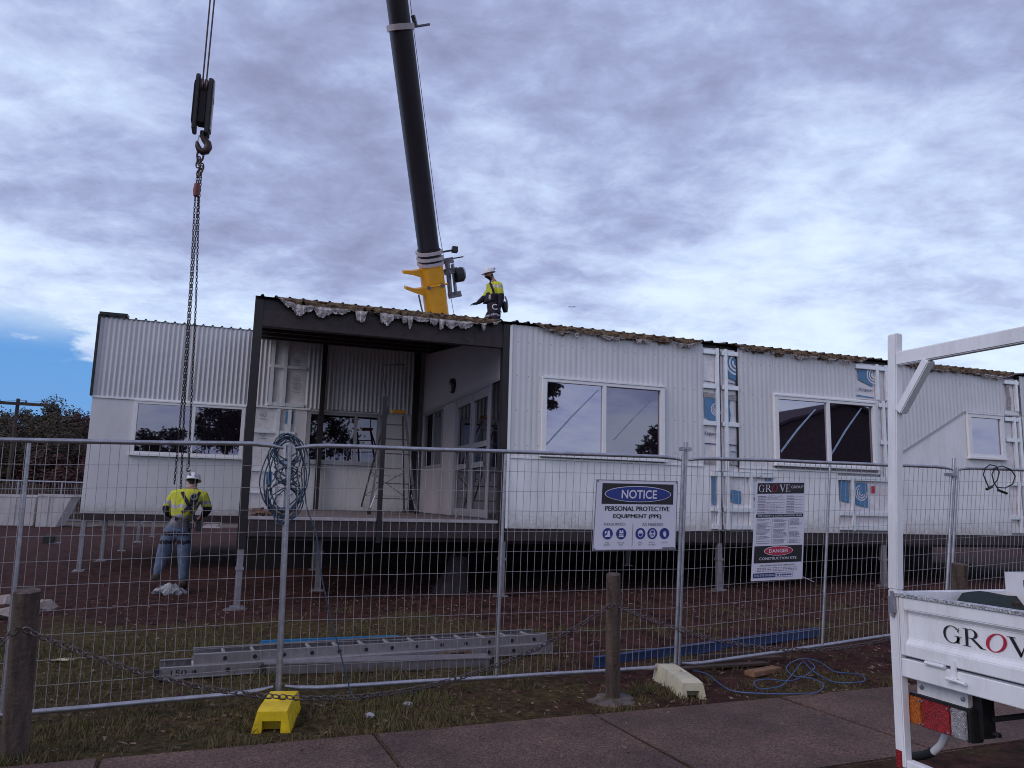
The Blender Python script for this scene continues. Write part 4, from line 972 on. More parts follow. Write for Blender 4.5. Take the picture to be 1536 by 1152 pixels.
def sag(a, b, low, n=40):
    a, b = V(a), V(b)
    return [a+(b-a)*(i/n)+V((0, 0, -low*4*(i/n)*(1-i/n))) for i in range(n+1)]
ka = kb+(kt-kb)*.80+V((.07, -.06, 0)); ma = mb_+(mt_-mb_)*.76+V((-.0, -.075, 0)); ra_ = rb_+(rt-rb_)*.62+V((0, -.08, 0))
c_ = CAM+ray(36, 943)*((kb-CAM).dot(FW)-.08); ma = CAM+ray(917, 907)*((mb_-CAM).dot(FW)-.07)
ra_ = CAM+ray(1436, 918)*(rdep-.1)
low1 = 0.; md = (c_+ma)/2
t_ = CAM+ray(545, 1026)*((md-CAM).dot(FW)); low1 = md.z-t_.z+.07
f = MB(); links(f, sag(c_, ma, low1), .066, .040, .0058); setp(f.build('chain', m_chain, origin=c_), 'sagging steel chain between the left and middle timber bollards', 'chain')
f = MB(); links(f, sag(ma+V((.03, 0, 0)), ra_, .40), .066, .040, .0058); setp(f.build('chain', m_chain, origin=ma), 'sagging steel chain running right from the middle timber bollard towards the tray', 'chain')
e_ = c_+V((-1.5, -.1, .05)); f = MB(); links(f, sag(e_, c_+V((-.04, 0, 0)), .40), .066, .040, .0058); setp(f.build('chain', m_chain, origin=c_), 'short visible end of chain left of the leaning bollard', 'chain')

# ------------------------------------------------------------------ ladders and loose material on the ground
def gp(px, py, z=None):
    p_ = pZ(px, py, -.08)
    for _ in range(4): p_ = pZ(px, py, gz(p_.x, p_.y, False) if z is None else z)
    return p_
A = gp(238, 1019, -.09); B = gp(828, 978, -.06)
T = thing('extension_ladder', 'long aluminium extension ladder lying on the grass behind the fence', 'ladder', A)
ax = (B-A).normalized(); sd_ = V((-ax.y, ax.x, 0)); up_ = V((0, 0, 1)); Ll = (B-A).length
def stile(a, b, h, inward, m_=m_alu):
    d = (b-a).normalized(); f = MB(); f.bar(a+up_*h/2, b+up_*h/2, .006, h, up_); f.bar(a+up_*(h-.004)+inward*.02, b+up_*(h-.004)+inward*.02, .04, .006, up_); f.bar(a+up_*.004+inward*.02, b+up_*.004+inward*.02, .04, .006, up_)
    return f
def flange(a, b, h, inward):
    f = MB(); f.bar(a+up_*(h+.001)+inward*.02, b+up_*(h+.001)+inward*.02, .046, .005, up_); f.bar(a+up_*.0+inward*-.003, b+up_*.0+inward*-.003, .006, .014, up_); return f  # paler strips laid over the near stile, its lit edges painted in
def ladder_section(a, b, wd, h, name, n):
    s = stile(a, b, h, sd_).build('stile', m_alu, T); flange(a, b, h, sd_).build('flange', m_alul, s); s2 = stile(a+sd_*wd, b+sd_*wd, h, -sd_).build('stile', m_alu, T)
    for k in range(n):
        c = a+(b-a)*((k+1.)/(n+.6))+up_*h*.5
        MB().tube([c+sd_*.004+up_*.02, c+sd_*(wd-.004)+up_*.02], .018, 8).build('rung', m_alul, T, smooth=True)
        f = MB(); f.tube([c-sd_*.0085, c-sd_*.0035], .021, 10); f.build('rung_end', m_black, s)
ladder_section(A, B, .44, .095, 'lower', 13); ladder_section(A+ax*.30+up_*.105+sd_*.02, B-ax*.06+up_*.105+sd_*.02, .40, .095, 'upper', 13)
f = MB(); f.box(-.03, .03, -.03, .03, 0, .09)
f = MB(); f.bar(A-ax*.05+up_*.045, A+up_*.045, .05, .09, up_); f.build('foot_cap', m_rub, T)
f = MB(); fs_ = fit_text('150', .10, .24, .022, .05, .006); put2d(f, fs_, lambda a, b: A+ax*a+up_*b-sd_*.0045); f.build('lettering', m_signk, T, fix=False)
lb_ = MB(); put2d(lb_, poly2(rc(Ll-1.35, Ll-1.0, .02, .075)), lambda a, b: A+ax*a+up_*b-sd_*.005); lb_.build('rating_label', m_timber, T, fix=False)
lb_ = MB(); put2d(lb_, poly2(rc(Ll-1.28, Ll-1.08, .035, .062)), lambda a, b: A+ax*a+up_*b-sd_*.0065); lb_.build('rating_label', m_signk, T, fix=False)
lb_ = MB(); put2d(lb_, poly2(rc(Ll-.75, Ll-.5, .14, .185)), lambda a, b: A+ax*a+up_*b+sd_*.414); lb_.build('rating_label', m_timber, T, fix=False)
a = gp(395, 1014); b = gp(735, 1000); a.z = gz(a.x, a.y)-.0; b.z = gz(b.x, b.y)
T = thing('aluminium_plank', 'aluminium plank lying in front of the extension ladder', 'plank', a)
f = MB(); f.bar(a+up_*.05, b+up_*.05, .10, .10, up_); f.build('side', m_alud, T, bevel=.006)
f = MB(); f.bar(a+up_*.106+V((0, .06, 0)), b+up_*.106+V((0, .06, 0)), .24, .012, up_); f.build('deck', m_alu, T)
for c in (a, b): MB().box(c.x-.02, c.x+.02, c.y-.055, c.y+.06, c.z, c.z+.09).build('end_cap', m_rub, T)
a = gp(388, 972); b = gp(600, 964)
f = MB(); f.bar(V((a.x, a.y, gz(a.x, a.y)+.03)), V((b.x, b.y, gz(b.x, b.y)+.04)), .09, .09); pc = f.build('plastic_strip', m_blustrip, origin=a, bevel=.02); setp(pc, 'bright blue strip lying behind the long ladder', 'strip')
a = gp(893, 998); b = gp(1228, 955); za, zb = gz(a.x, a.y), gz(b.x, b.y)
T = thing('steel_beam', 'blue painted beam lying on the dirt behind the fence', 'beam', a)
a = V((a.x, a.y, za)); b = V((b.x, b.y, zb))
MB().bar(a+up_*.055, b+up_*.055, .012, .09, up_).build('web', m_blubeam, T); f = MB(); f.bar(a+up_*.105, b+up_*.105, .06, .012, up_); f.build('flange', m_blubeam, T); f = MB(); f.bar(a+up_*.005, b+up_*.005, .075, .012, up_); f.build('flange', m_blubeam, T)
for i, (p0, p1, w_, h_, m_, lab) in enumerate((((1012, 1000), (1172, 990), .10, .045, m_dtimb, 'dark plank lying under the fence rail, nearest the fence'), ((1008, 1006), (1150, 998), .12, .03, m_dtimb, 'thin weathered plank in front of the dark plank'), ((1050, 998), (1130, 993), .07, .06, m_dtimb, 'short dark timber piece on top of the planks'), ((1124, 1013), (1166, 1005), .13, .055, m_timber, 'split reddish timber offcut near the blue cord'))):
    a = gp(*p0); b = gp(*p1); z1, z2 = gz(a.x, a.y)+h_/2, gz(b.x, b.y)+h_/2
    if i == 2: z1 += .05; z2 += .05
    f = MB(); f.bar((a.x, a.y, z1), (b.x, b.y, z2), w_, h_); setp(f.build('timber_offcut', m_, origin=a, bevel=.006), lab, 'timber')
def tubething(name, pts, r, m_, label, cat, n=8, sm=4):
    P_ = [V(p) for p in pts]; out = []
    for i in range(len(P_)-1):
        p0, p1, p2, p3 = P_[max(0, i-1)], P_[i], P_[i+1], P_[min(len(P_)-1, i+2)]
        for k in range(sm):
            t = k/sm; out.append(.5*((2*p1)+(p2-p0)*t+(2*p0-5*p1+4*p2-p3)*t*t+(3*p1-p0-3*p2+p3)*t**3))
    out.append(P_[-1]); f = MB(); f.tube(out, r, n); o = f.build(name, m_, origin=P_[0], smooth=True)
    return setp(o, label, cat) if label else o
pts = [(1040, 1007), (1060, 1014), (1076, 1028), (1100, 1038), (1150, 1044), (1195, 1046), (1225, 1040), (1235, 1030), (1215, 1022), (1190, 1015), (1180, 1003), (1200, 993), (1225, 992), (1240, 1003), (1255, 1013), (1290, 1013), (1297, 1024), (1280, 1029), (1250, 1024), (1220, 1010), (1205, 998), (1192, 1008), (1175, 1030), (1155, 1038), (1138, 1034), (1132, 1026), (1150, 1024), (1190, 1022), (1222, 1006), (1212, 995)]
g3 = []
for i, (x, y) in enumerate(pts): q = gp(x, y, -.10); g3.append(V((q.x, q.y, max(gz(q.x, q.y), ZP)+.014+.012*(i % 3))))
tubething('cord', g3, .0062, m_hoseb, 'tangled blue cord on the verge beside the cream fence foot', 'cord', 7, 5)

# hose coil hung on the first fence joint
hp = MB(); rh = random.Random(3)
ctr = j1t+fd*-.01+fn_*-.015+V((0, 0, .0)); pz = .0105
def coil_loop(wt, wb_, top, bot, tw, ph, off):
    pts = []
    for k in range(36):
        t = 2*math.pi*k/36+ph*.1
        v = math.cos(t)                      # 1 top, -1 bottom
        zz = top+(bot-top)*(1-v)/2
        wdt = wt+(wb_-wt)*(1-v)/2
        pinch = 1-tw*math.exp(-((v-.05)/.33)**2)
        xx = math.sin(t)*wdt*pinch*(1 if tw < 1.4 else 1)
        pts.append(ctr+fd*(xx+.018*math.sin(2*t+ph*3)+.012*math.sin(3*t+ph)+off)+fn_*(.012*math.sin(2*t+ph)+rh.uniform(-.02, .012))+V((0, 0, zz+.012*math.sin(3*t+ph*2)+.008*math.sin(5*t+ph))))
    return pts
for k in range(11):
    tw = [0, .25, 1.7, 1.5, .6, 1.8, .1][k % 7]
    hp.tube(coil_loop(.165+rh.uniform(-.03, .03), rh.uniform(.12, .25), .065+rh.uniform(-.03, .05), -.54-rh.uniform(0, .16), tw, rh.uniform(0, 6), rh.uniform(-.02, .02)), .0062, 7, True)
T = thing('hose_coil', 'coil of dark blue hose hanging over the fence joint above the yellow foot', 'hose', ctr)
hp.build('coil', m_hose, T, smooth=True)
g3 = [ctr+fd*.16+V((0, 0, -.30)), ctr+fd*.20+V((0, 0, -.55)), onF(474, 800, .02), onF(482, 862, .03), onF(497, 930, .03), onF(512, 985, .05), onF(524, 1030, .07)]
for q in ((535, 1055), (545, 1050), (575, 1043), (610, 1045), (640, 1036), (660, 1028)):
    w_ = gp(*q, -.11); g3.append(V((w_.x, w_.y, gz(w_.x, w_.y)+.015)))
tubething('trailing_end', g3, .006, m_hose, None, None, 7, 6)
te = bpy.data.objects['trailing_end']; te.location = te.location-T.location; te.parent = T
# black leads on the right hand top rail
q0 = onF(1497, 712, .03)
g3 = [onF(*q, .035) for q in ((1486, 734), (1483, 730), (1477, 716), (1476, 704), (1483, 698), (1494, 697), (1500, 706), (1497, 718), (1491, 727), (1486, 732))]
T = thing('lead_coil', 'two black electrical leads looped over the right fence rail', 'lead', q0)
for nm, px_ in (('lead', ((1484, 733), (1480, 724), (1475, 712), (1478, 702), (1485, 697), (1494, 699), (1499, 708), (1496, 720), (1489, 729), (1484, 733))), ('lead', ((1505, 739), (1498, 735), (1491, 724), (1488, 712), (1492, 702), (1503, 699), (1516, 704), (1523, 714), (1519, 726), (1508, 732), (1496, 731)))):
    P_ = [onF(*q, .03) for q in px_]; f = MB(); f.tube(P_, .008, 7); f.build(nm, m_black, T, smooth=True)
for a, b in (((1480, 734), (1488, 730)), ((1497, 735), (1510, 740))): MB().tube([onF(*a, .03), onF(*b, .03)], .018, 8).build('plug', m_black, T, smooth=True)
# platform step ladder on the porch deck
fl, fr_ = pZ(553, 771, 1.352), pZ(624, 771, 1.352); bl_, br_ = pZ(540, 766.5, 1.352), pZ(606, 768.5, 1.352)
ym = (fl.y+fr_.y)/2
T = thing('step_ladder', 'aluminium platform step ladder standing on the porch deck', 'step ladder', (fl+fr_)/2)
tl2, tr2 = pY(581, 616, ym+.35), pY(607, 616, ym+.35); tl3, tr3 = pY(573, 548, ym+.40), pY(607, 547, ym+.40)
for a, b in ((fl, tl2), (fr_, tr2)): MB().bar(a, b, .05, .028, (0, 1, 0)).build('leg', m_alu, T); 
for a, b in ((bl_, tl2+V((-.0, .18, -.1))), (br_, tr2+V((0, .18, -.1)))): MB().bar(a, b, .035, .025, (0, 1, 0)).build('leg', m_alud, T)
for k in range(1, 7):
    t = k/7; MB().bar(fl+(tl2-fl)*t, fr_+(tr2-fr_)*t, .07, .022).build('tread', m_alu, T)
for t in (.17, .38): MB().bar(bl_+(tl2-bl_)*t, br_+(tr2-br_)*t, .022, .022).build('brace', m_alud, T)
MB().bar(bl_+(tl2-bl_)*.17, br_+(tr2-br_)*.42, .018, .014).build('brace', m_alud, T); MB().bar(br_+(tr2-br_)*.17, bl_+(tl2-bl_)*.42, .018, .014).build('brace', m_alud, T)
MB().box(tl2.x+.12, tr2.x+.03, tl2.y-.05, tl2.y+.28, tl2.z-.03, tl2.z+.03).build('platform', m_yel, T, bevel=.006)
for a, b in ((tl2, tl3), (tr2, tr3), (tl3, tr3)): MB().tube([a, b], .013, 7).build('guard_rail', m_alud, T)
for c in (fl, fr_, bl_, br_): MB().box(c.x-.04, c.x+.04, c.y-.03, c.y+.03, 1.352, 1.41).build('foot', m_rub, T)
for a, b in ((fl, fr_),):
    for c, s in ((fl, 1), (fr_, -1)): MB().bar(c+V((s*.02, -.02, .12)), c+V((s*.12, .0, .40)), .03, .012).build('spreader', m_trim, T)
# debris on the deck
rr_ = random.Random(9)
T = thing('debris_heap', 'small heap of brown offcuts on the left corner of the porch deck', 'debris', (.35, YF+.5, 1.352))
for k in range(16):
    c = V((.12+rr_.random()*.62, YF+.3+rr_.random()*.5, 1.36+rr_.random()*.09)); a = rr_.uniform(0, 3.1); d = V((math.cos(a), math.sin(a), rr_.uniform(-.2, .2)))*rr_.uniform(.05, .16)
    MB().bar(c-d, c+d, rr_.uniform(.03, .07), rr_.uniform(.015, .04)).build('offcut', m_timber if k % 3 else m_dtimb, T)

# ------------------------------------------------------------------ people
def skin_body(name, nodes, edges, root, mats, pick, parent, sub=2, blk=1.):
    idx = {k: i for i, k in enumerate(nodes)}; o0 = base_of(parent)
    me = bpy.data.meshes.new(name); me.from_pydata([V(nodes[k][0])-o0 for k in nodes], [(idx[a], idx[b]) for a, b in edges], [])
    ob = bpy.data.objects.new(name, me); col.objects.link(ob)
    ob.modifiers.new('skin', 'SKIN'); ss = ob.modifiers.new('sub', 'SUBSURF'); ss.levels = sub; ss.render_levels = sub
    for k, i in idx.items():
        r = nodes[k][1]; r = r if isinstance(r, tuple) else (r, r); r = (r[0]*blk, r[1]*blk) if max(r) > .10 else r
        me.skin_vertices[0].data[i].radius = r if isinstance(r, tuple) else (r, r); me.skin_vertices[0].data[i].use_root = (k == root)
    dg = bpy.context.evaluated_depsgraph_get(); dg.update()
    m2 = bpy.data.meshes.new_from_object(ob.evaluated_get(dg)); bpy.data.objects.remove(ob); bpy.data.meshes.remove(me)
    m2.name = name; m2.materials.clear()
    for q in mats: m2.materials.append(q)
    for p_ in m2.polygons: p_.use_smooth = True; p_.material_index = pick(p_.center+o0)
    ob = bpy.data.objects.new(name, m2); col.objects.link(ob); ob.parent = parent
    return ob
def chain_edges(*seqs): return [(a, b) for s in seqs for a, b in zip(s, s[1:])]
def hand(nodes, edges, pre, wrist, palm_dir, side, curl, k=1.):
    """palm, four unequal curled fingers and a side thumb rooted on the wrist node"""
    d = V(palm_dir).normalized(); s = V(side).normalized(); c = V(curl).normalized(); w_ = V(wrist)
    nodes[pre+'palm'] = (w_+d*.055*k, (.038*k, .018*k)); edges.append((pre+'wrist', pre+'palm'))
    for i, (o, l) in enumerate(((-.03, .065), (-.010, .075), (.010, .072), (.029, .058))):
        b = w_+d*.09*k+s*o*k; nodes[f'{pre}f{i}a'] = (b, .0095*k); nodes[f'{pre}f{i}b'] = (b+(d*.8+c*.45).normalized()*l*.55*k, .0088*k); nodes[f'{pre}f{i}c'] = (b+(d*.8+c*.45).normalized()*l*.55*k+(d*.35+c*.9).normalized()*l*.5*k, .0075*k)
        edges += [(pre+'palm', f'{pre}f{i}a'), (f'{pre}f{i}a', f'{pre}f{i}b'), (f'{pre}f{i}b', f'{pre}f{i}c')]
    b = w_+d*.035*k-s*.035*k; nodes[pre+'ta'] = (b, .011*k); nodes[pre+'tb'] = (b+(d*.7-s*.6+c*.3).normalized()*.05*k, .0095*k)
    edges += [(pre+'palm', pre+'ta'), (pre+'ta', pre+'tb')]
def helmet(par, c, ax, fwd, r, k=1.):
    ax = V(ax).normalized(); fwd = V(fwd); fwd = (fwd-ax*fwd.dot(ax)).normalized(); sd2 = ax.cross(fwd); c = V(c); f = MB(); n = 24
    prof = [(1.0, -.02), (1.0, .12), (.96, .40), (.84, .68), (.58, .90), (.25, .99), (.0, 1.0)]; rr0 = []
    for (q, z) in prof:
        rr0.append(len(f.v))
        for j in range(n):
            a = 2*math.pi*j/n; f.v.append(c+ax*z*r*.98+(fwd*math.cos(a)*1.15+sd2*math.sin(a)*.96)*r*q)
    for i in range(len(prof)-1):
        for j in range(n): f.f.append((rr0[i]+j, rr0[i]+(j+1) % n, rr0[i+1]+(j+1) % n, rr0[i+1]+j)); f.mi.append(0)
    for sgn in (0, -.02):
        pass
    i0 = len(f.v)
    for j in range(n):   # brim, longer in front
        a = 2*math.pi*j/n; e_ = 1.16+.28*max(0, math.cos(a))**2
        f.v += [c+(fwd*math.cos(a)*1.15+sd2*math.sin(a)*.96)*r*.99, c-ax*.10*r+(fwd*math.cos(a)*1.15+sd2*math.sin(a)*.96)*r*e_, c-ax*.17*r+(fwd*math.cos(a)*1.15+sd2*math.sin(a)*.96)*r*(e_-.03), c-ax*.08*r+(fwd*math.cos(a)*1.15+sd2*math.sin(a)*.96)*r*.95]
    for j in range(n):
        for q in range(3): a = i0+4*j+q; b = i0+4*((j+1) % n)+q; f.f.append((a, b, b+1, a+1)); f.mi.append(0)
    h = f.build('hard_hat', m_helm, par, smooth=True)
    f = MB()
    for s in (-1, 1):
        p_ = c-fwd*r*1.11*.80+sd2*s*r*.42+ax*r*.42; u_ = (sd2*.8-fwd*.2*s).normalized()
        f.quad(p_-u_*.03-ax*.02-fwd*.035, p_+u_*.03-ax*.02-fwd*.035, p_+ax*.045+u_*.0-fwd*.012)
    f.build('sticker', m_grtxt, h, fix=False)
    return h
# worker on the ground, seen from behind, feet apart
YW = 14.3
def wp_(px, py, dy=0.): return pY(px, py, YW+dy)
zgd = gz(-1., YW)
T = thing('person', 'person in jeans and yellow hi-vis shirt standing on the dirt, back turned', 'person', (-1.05, YW, zgd))
nodes = {}
def N(k, p_, r): nodes[k] = (V(p_), r)
N('pelvis', wp_(266, 793), (.185, .14)); N('waist', wp_(272, 776), (.185, .135)); N('rib', wp_(278, 757, -.02), (.20, .14)); N('chest', wp_(285, 744, -.0), (.20, .125)); N('neck', wp_(288, 733.5, .05), .062); N('skull', wp_(290, 723, .09), (.085, .10)); N('crown', wp_(290.5, 714, .10), (.075, .09))
for s, sh, el_, wr in (('l', (262, 743), (249, 764), (258, 778)), ('r', (305, 744), (312, 765), (301, 777))):
    N(s+'sh', wp_(*sh, .0), .078); N(s+'el', wp_(*el_, .06), .056); N(s+'wrist', wp_(*wr, .30), .033)
for s, hp_, kn, an, toe in (('l', (255, 800), (244, 833), (234, 864), (230.5, 869)), ('r', (277, 800), (276, 837), (274, 874), (275.5, 882))):
    N(s+'hip', wp_(*hp_), .122); N(s+'knee', wp_(*kn, .03 if s == 'l' else -.02), .084); N(s+'ank', wp_(*an, .0), .055); N(s+'toe', wp_(*toe, .16), (.045, .03))
ed_ = chain_edges(('pelvis', 'waist', 'rib', 'chest', 'neck', 'skull', 'crown'), ('chest', 'lsh', 'lel', 'lwrist'), ('chest', 'rsh', 'rel', 'rwrist'), ('pelvis', 'lhip', 'lknee', 'lank', 'ltoe'), ('pelvis', 'rhip', 'rknee', 'rank', 'rtoe'))
hand(nodes, ed_, 'l', nodes['lwrist'][0], (.6, .6, -.35), (.3, -.2, .9), (.8, .1, -.2)); hand(nodes, ed_, 'r', nodes['rwrist'][0], (-.6, .6, -.35), (-.3, -.2, .9), (-.8, .1, -.2))
skin_body('body', nodes, ed_, 'pelvis', [m_skin, m_beard, m_hivis, m_denim, m_grey], lambda c: (1 if (c.z > nodes['skull'][0].z-.03 and c.y < nodes['skull'][0].y) else 0 if c.z > nodes['neck'][0].z or c.y > YW+.22 else 2 if c.z > nodes['waist'][0].z+.03 else 4 if c.z > nodes['pelvis'][0].z+.03 else 3), T)
def grow(keys, k, ext=None):
    k += .012
    d = {}
    for q in keys: p_, r = nodes[q]; r = r if isinstance(r, tuple) else (r, r); d[q] = (p_, (r[0]+k, r[1]+k))
    if ext: d.update(ext)
    return d
lf = lambda a, b, t: nodes[a][0].lerp(nodes[b][0], t)
sh_n = grow(('waist', 'rib', 'chest', 'lsh', 'rsh', 'lel', 'rel'), .016, {'hem': (lf('waist', 'pelvis', .25), (.175, .138)), 'lcuff': (lf('lel', 'lwrist', .75), (.05, .05)), 'rcuff': (lf('rel', 'rwrist', .75), (.05, .05)), 'collar': (lf('chest', 'neck', .8), (.085, .08))})
zc_ = nodes['rib'][0].z; zel = nodes['lel'][0].z
def pick_shirt(c):
    xo = abs(c.x-nodes['rib'][0].x)
    if c.y > YW+.155 and xo > .15: return 1
    if xo > .245 and c.z < zel+.06: return 1
    if xo > .20 and zel+.10 < c.z < zel+.155: return 2
    if xo < .26 and abs(c.z-(zc_-.03)) < .032: return 2
    if xo < .26 and abs(c.z-(zc_-.20)) < .03: return 2
    return 0
skin_body('shirt', sh_n, chain_edges(('hem', 'waist', 'rib', 'chest', 'collar'), ('chest', 'lsh', 'lel', 'lcuff'), ('chest', 'rsh', 'rel', 'rcuff')), 'rib', [m_hivis, m_navy, m_reft], pick_shirt, T, 3)
je_n = grow(('pelvis', 'lhip', 'rhip', 'lknee', 'rknee'), .016, {'belt': (lf('pelvis', 'waist', .55), (.168, .13)), 'lc': (lf('lknee', 'lank', .93), (.078, .078)), 'rc': (lf('rknee', 'rank', .93), (.078, .078)), 'lm': (lf('lknee', 'lank', .5), (.085, .085)), 'rm': (lf('rknee', 'rank', .5), (.085, .085))})
jz = nodes['lhip'][0].z
def pick_jean(c):
    if c.z > nodes['pelvis'][0].z+.055: return 1
    if abs(c.z-(jz-.14)) < .03 or abs(c.z-(jz+.0)) < .03: return 2
    return 0
skin_body('jeans', je_n, chain_edges(('belt', 'pelvis', 'lhip', 'lknee', 'lm', 'lc'), ('pelvis', 'rhip', 'rknee', 'rm', 'rc')), 'pelvis', [m_denim, m_grey, m_navy], pick_jean, T, 3)
for s in 'lr':
    a = nodes[s+'ank'][0]; t_ = nodes[s+'toe'][0]
    skin_body('boot', {'a': (a+V((0, -.0, .06)), (.075, .075)), 'b': (a+V((0, 0, -.03)), (.08, .07)), 'h': (a+V((0, -.05, -.06)), (.06, .045)), 'c': (t_+V((0, .02, -.0)), (.065, .048))}, [('a', 'b'), ('b', 'h'), ('b', 'c')], 'b', [m_boot], lambda c: 0, T)
helmet(T, nodes['skull'][0]+V((0, .01, .045)), (.05, .22, .97), (.1, 1, -.2), .118)
# harness straps on the back
f = MB(); bk = lambda px, py, o=-.205: wp_(px, py, o)
for p_ in ([bk(273, 738, -.13), bk(279, 750), bk(284, 760), bk(290, 772, -.19), bk(294, 782, -.17)], [bk(300, 738, -.13), bk(293, 750), bk(284, 760), bk(272, 770, -.19), bk(262, 780, -.17)]):
    for a, b in zip(p_, p_[1:]): f.bar(a, b, .05, .012, (0, -1, 0))
for (x, y_) in ((292, 748), (290, 752)): f.box(*(lambda q: (q.x-.05, q.x+.05, q.y-.03, q.y, q.z-.06, q.z+.06))(bk(x, y_)))
hr = f.build('harness', m_navy, T); f = MB(); c = bk(291, 745, -.25); f.tube([c+V((.05*math.cos(t), 0, .05*math.sin(t))) for t in [2*math.pi*k/16 for k in range(16)]], .011, 6, True); f.build('ring', m_galv, hr, smooth=True)
f = MB(); c = bk(299, 788, -.11); f.box(c.x-.06, c.x+.05, c.y-.04, c.y+.05, c.z-.10, c.z+.07); c = bk(287, 789, -.13); f.box(c.x-.05, c.x+.04, c.y-.03, c.y+.04, c.z-.05, c.z+.05); f.build('tool_pouch', m_black, T, bevel=.015)

# worker on the roof, side on, looking down to the left
YV = 16.25; zr_ = 4.645+SL*(YV-YF+.06)
def vp_(px, py, dy=0.): return pY(px, py, YV+dy)
T = thing('person', 'person in dark trousers and hi-vis top standing on the roof looking down', 'person', (4.85, YV, zr_))
nodes = {}
N('pelvis', vp_(741.5, 465), (.17, .17)); N('waist', vp_(741, 454), (.155, .165)); N('rib', vp_(741, 441), (.165, .18)); N('chest', vp_(742, 430), (.15, .175)); N('neck', vp_(739, 420.5), .06); N('skull', vp_(733.5, 412), (.10, .085)); N('crown', vp_(731.5, 404), (.09, .08)); N('jaw', vp_(730.8, 418), (.055, .055)); N('nose', vp_(727.0, 413.5), .018)
N('nsh', vp_(748, 428.5, -.17), .07); N('nel', vp_(752, 447, -.21), .052); N('nwrist', vp_(749, 463.5, -.20), .032)
N('fsh', vp_(739, 429, .17), .07); N('fel', vp_(728, 446, .20), .054); N('fwrist', vp_(715, 455.5, .18), .036)
hz_ = nodes['pelvis'][0].z-.09; xp = nodes['pelvis'][0].x
for s, dx_, dyy in (('n', .05, -.10), ('f', -.08, .10)):
    N(s+'hip', (xp+dx_*.4, YV+dyy, hz_), .10); N(s+'knee', (xp+dx_*1.2-.05, YV+dyy*1.1, zr_+.50), .066); N(s+'ank', (xp+dx_*2.2, YV+dyy*1.2, zr_+.09), .047); N(s+'toe', (xp+dx_*2.2-.17, YV+dyy*1.2, zr_+.045), (.045, .032))
ed_ = chain_edges(('pelvis', 'waist', 'rib', 'chest', 'neck', 'skull', 'crown'), ('skull', 'jaw'), ('skull', 'nose'), ('chest', 'nsh', 'nel', 'nwrist'), ('chest', 'fsh', 'fel', 'fwrist'), ('pelvis', 'nhip', 'nknee', 'nank', 'ntoe'), ('pelvis', 'fhip', 'fknee', 'fank', 'ftoe'))
hand(nodes, ed_, 'n', nodes['nwrist'][0], (-.1, 0, -1), (-.9, -.1, 0), (.2, .6, -.3)); hand(nodes, ed_, 'f', nodes['fwrist'][0], (-.95, 0, -.15), (0, -.9, .1), (-.2, 0, -.9))
sk = nodes['skull'][0]
skin_body('body', nodes, ed_, 'pelvis', [m_skin, m_beard, m_navy], lambda c: 1 if (c.z < sk.z-.055 and c.z > sk.z-.16 and c.x < sk.x+.05) or (c.z > sk.z-.05 and c.x > sk.x+.035) else 2 if c.z < nodes['neck'][0].z-.04 else 0, T)
sh_n = grow(('waist', 'rib', 'chest', 'nsh', 'fsh', 'nel', 'fel'), .016, {'hem': (lf('waist', 'pelvis', .3), (.145, .155)), 'ncuff': (lf('nel', 'nwrist', .92), (.046, .046)), 'fcuff': (lf('fel', 'fwrist', .95), (.045, .045)), 'collar': (lf('chest', 'neck', .75), (.085, .085))})
zrb = nodes['rib'][0].z; zne = nodes['nel'][0].z; xr = nodes['rib'][0].x
def pick2(c):
    if c.z < zne+.09 and (c.y < YV-.15 or c.x > xr+.13): return 1
    if c.x < xr-.155 and c.z < zrb-.02: return 1
    if c.x < xr-.24: return 1
    if c.z < zrb-.14: return 1
    if abs(c.z-(zrb-.10)) < .03: return 2
    if c.y < YV-.12 and abs(c.z-(nodes['nsh'][0].z-.03)) < .028: return 2
    return 0
skin_body('shirt', sh_n, chain_edges(('hem', 'waist', 'rib', 'chest', 'collar'), ('chest', 'nsh', 'nel', 'ncuff'), ('chest', 'fsh', 'fel', 'fcuff')), 'rib', [m_hivis, m_navy, m_reft], pick2, T, 3)
tr_n = grow(('pelvis', 'nhip', 'fhip', 'nknee', 'fknee'), .018, {'belt': (lf('pelvis', 'waist', .5), (.14, .15)), 'nc': (lf('nknee', 'nank', .95), (.075, .075)), 'fc': (lf('fknee', 'fank', .95), (.075, .075))})
skin_body('trousers', tr_n, chain_edges(('belt', 'pelvis', 'nhip', 'nknee', 'nc'), ('pelvis', 'fhip', 'fknee', 'fc')), 'pelvis', [m_navy, m_reft], lambda c: 1 if abs(c.z-vp_(741, 474.3).z) < .018 else 0, T, 3)
for s in 'nf':
    a = nodes[s+'ank'][0]; t_ = nodes[s+'toe'][0]
    skin_body('boot', {'a': (a+V((0, 0, .05)), .06), 'b': (a, .058), 'h': (a+V((.035, 0, -.045)), (.04, .04)), 'c': (t_, (.05, .042))}, [('a', 'b'), ('b', 'h'), ('b', 'c')], 'b', [m_boot], lambda c: 0, T)
helmet(T, sk+V((-.0, 0, .055)), (-.30, 0, .95), (-.9, 0, -.4), .118)
f = MB()
for p_ in ([vp_(735, 424, -.17), vp_(739, 434, -.22), vp_(742, 444, -.21), vp_(745, 455, -.17)], [vp_(733, 440, -.1), vp_(740, 441, -.2), vp_(750, 440, -.12)], [vp_(733, 447, -.06), vp_(741, 449, -.16), vp_(751, 455, -.1)]):
    for a, b in zip(p_, p_[1:]): f.bar(a, b, .045, .014, (0, -1, 0))
hr = f.build('harness', m_navy, T)
f = MB(); c = vp_(757, 458, 0); f.lathe([(0, -.17), (.05, -.16), (.075, -.05), (.06, .07), (0, .1)], c, (-.15, 0, 1), 12); f.build('tool_pouch', m_black, T, smooth=True)
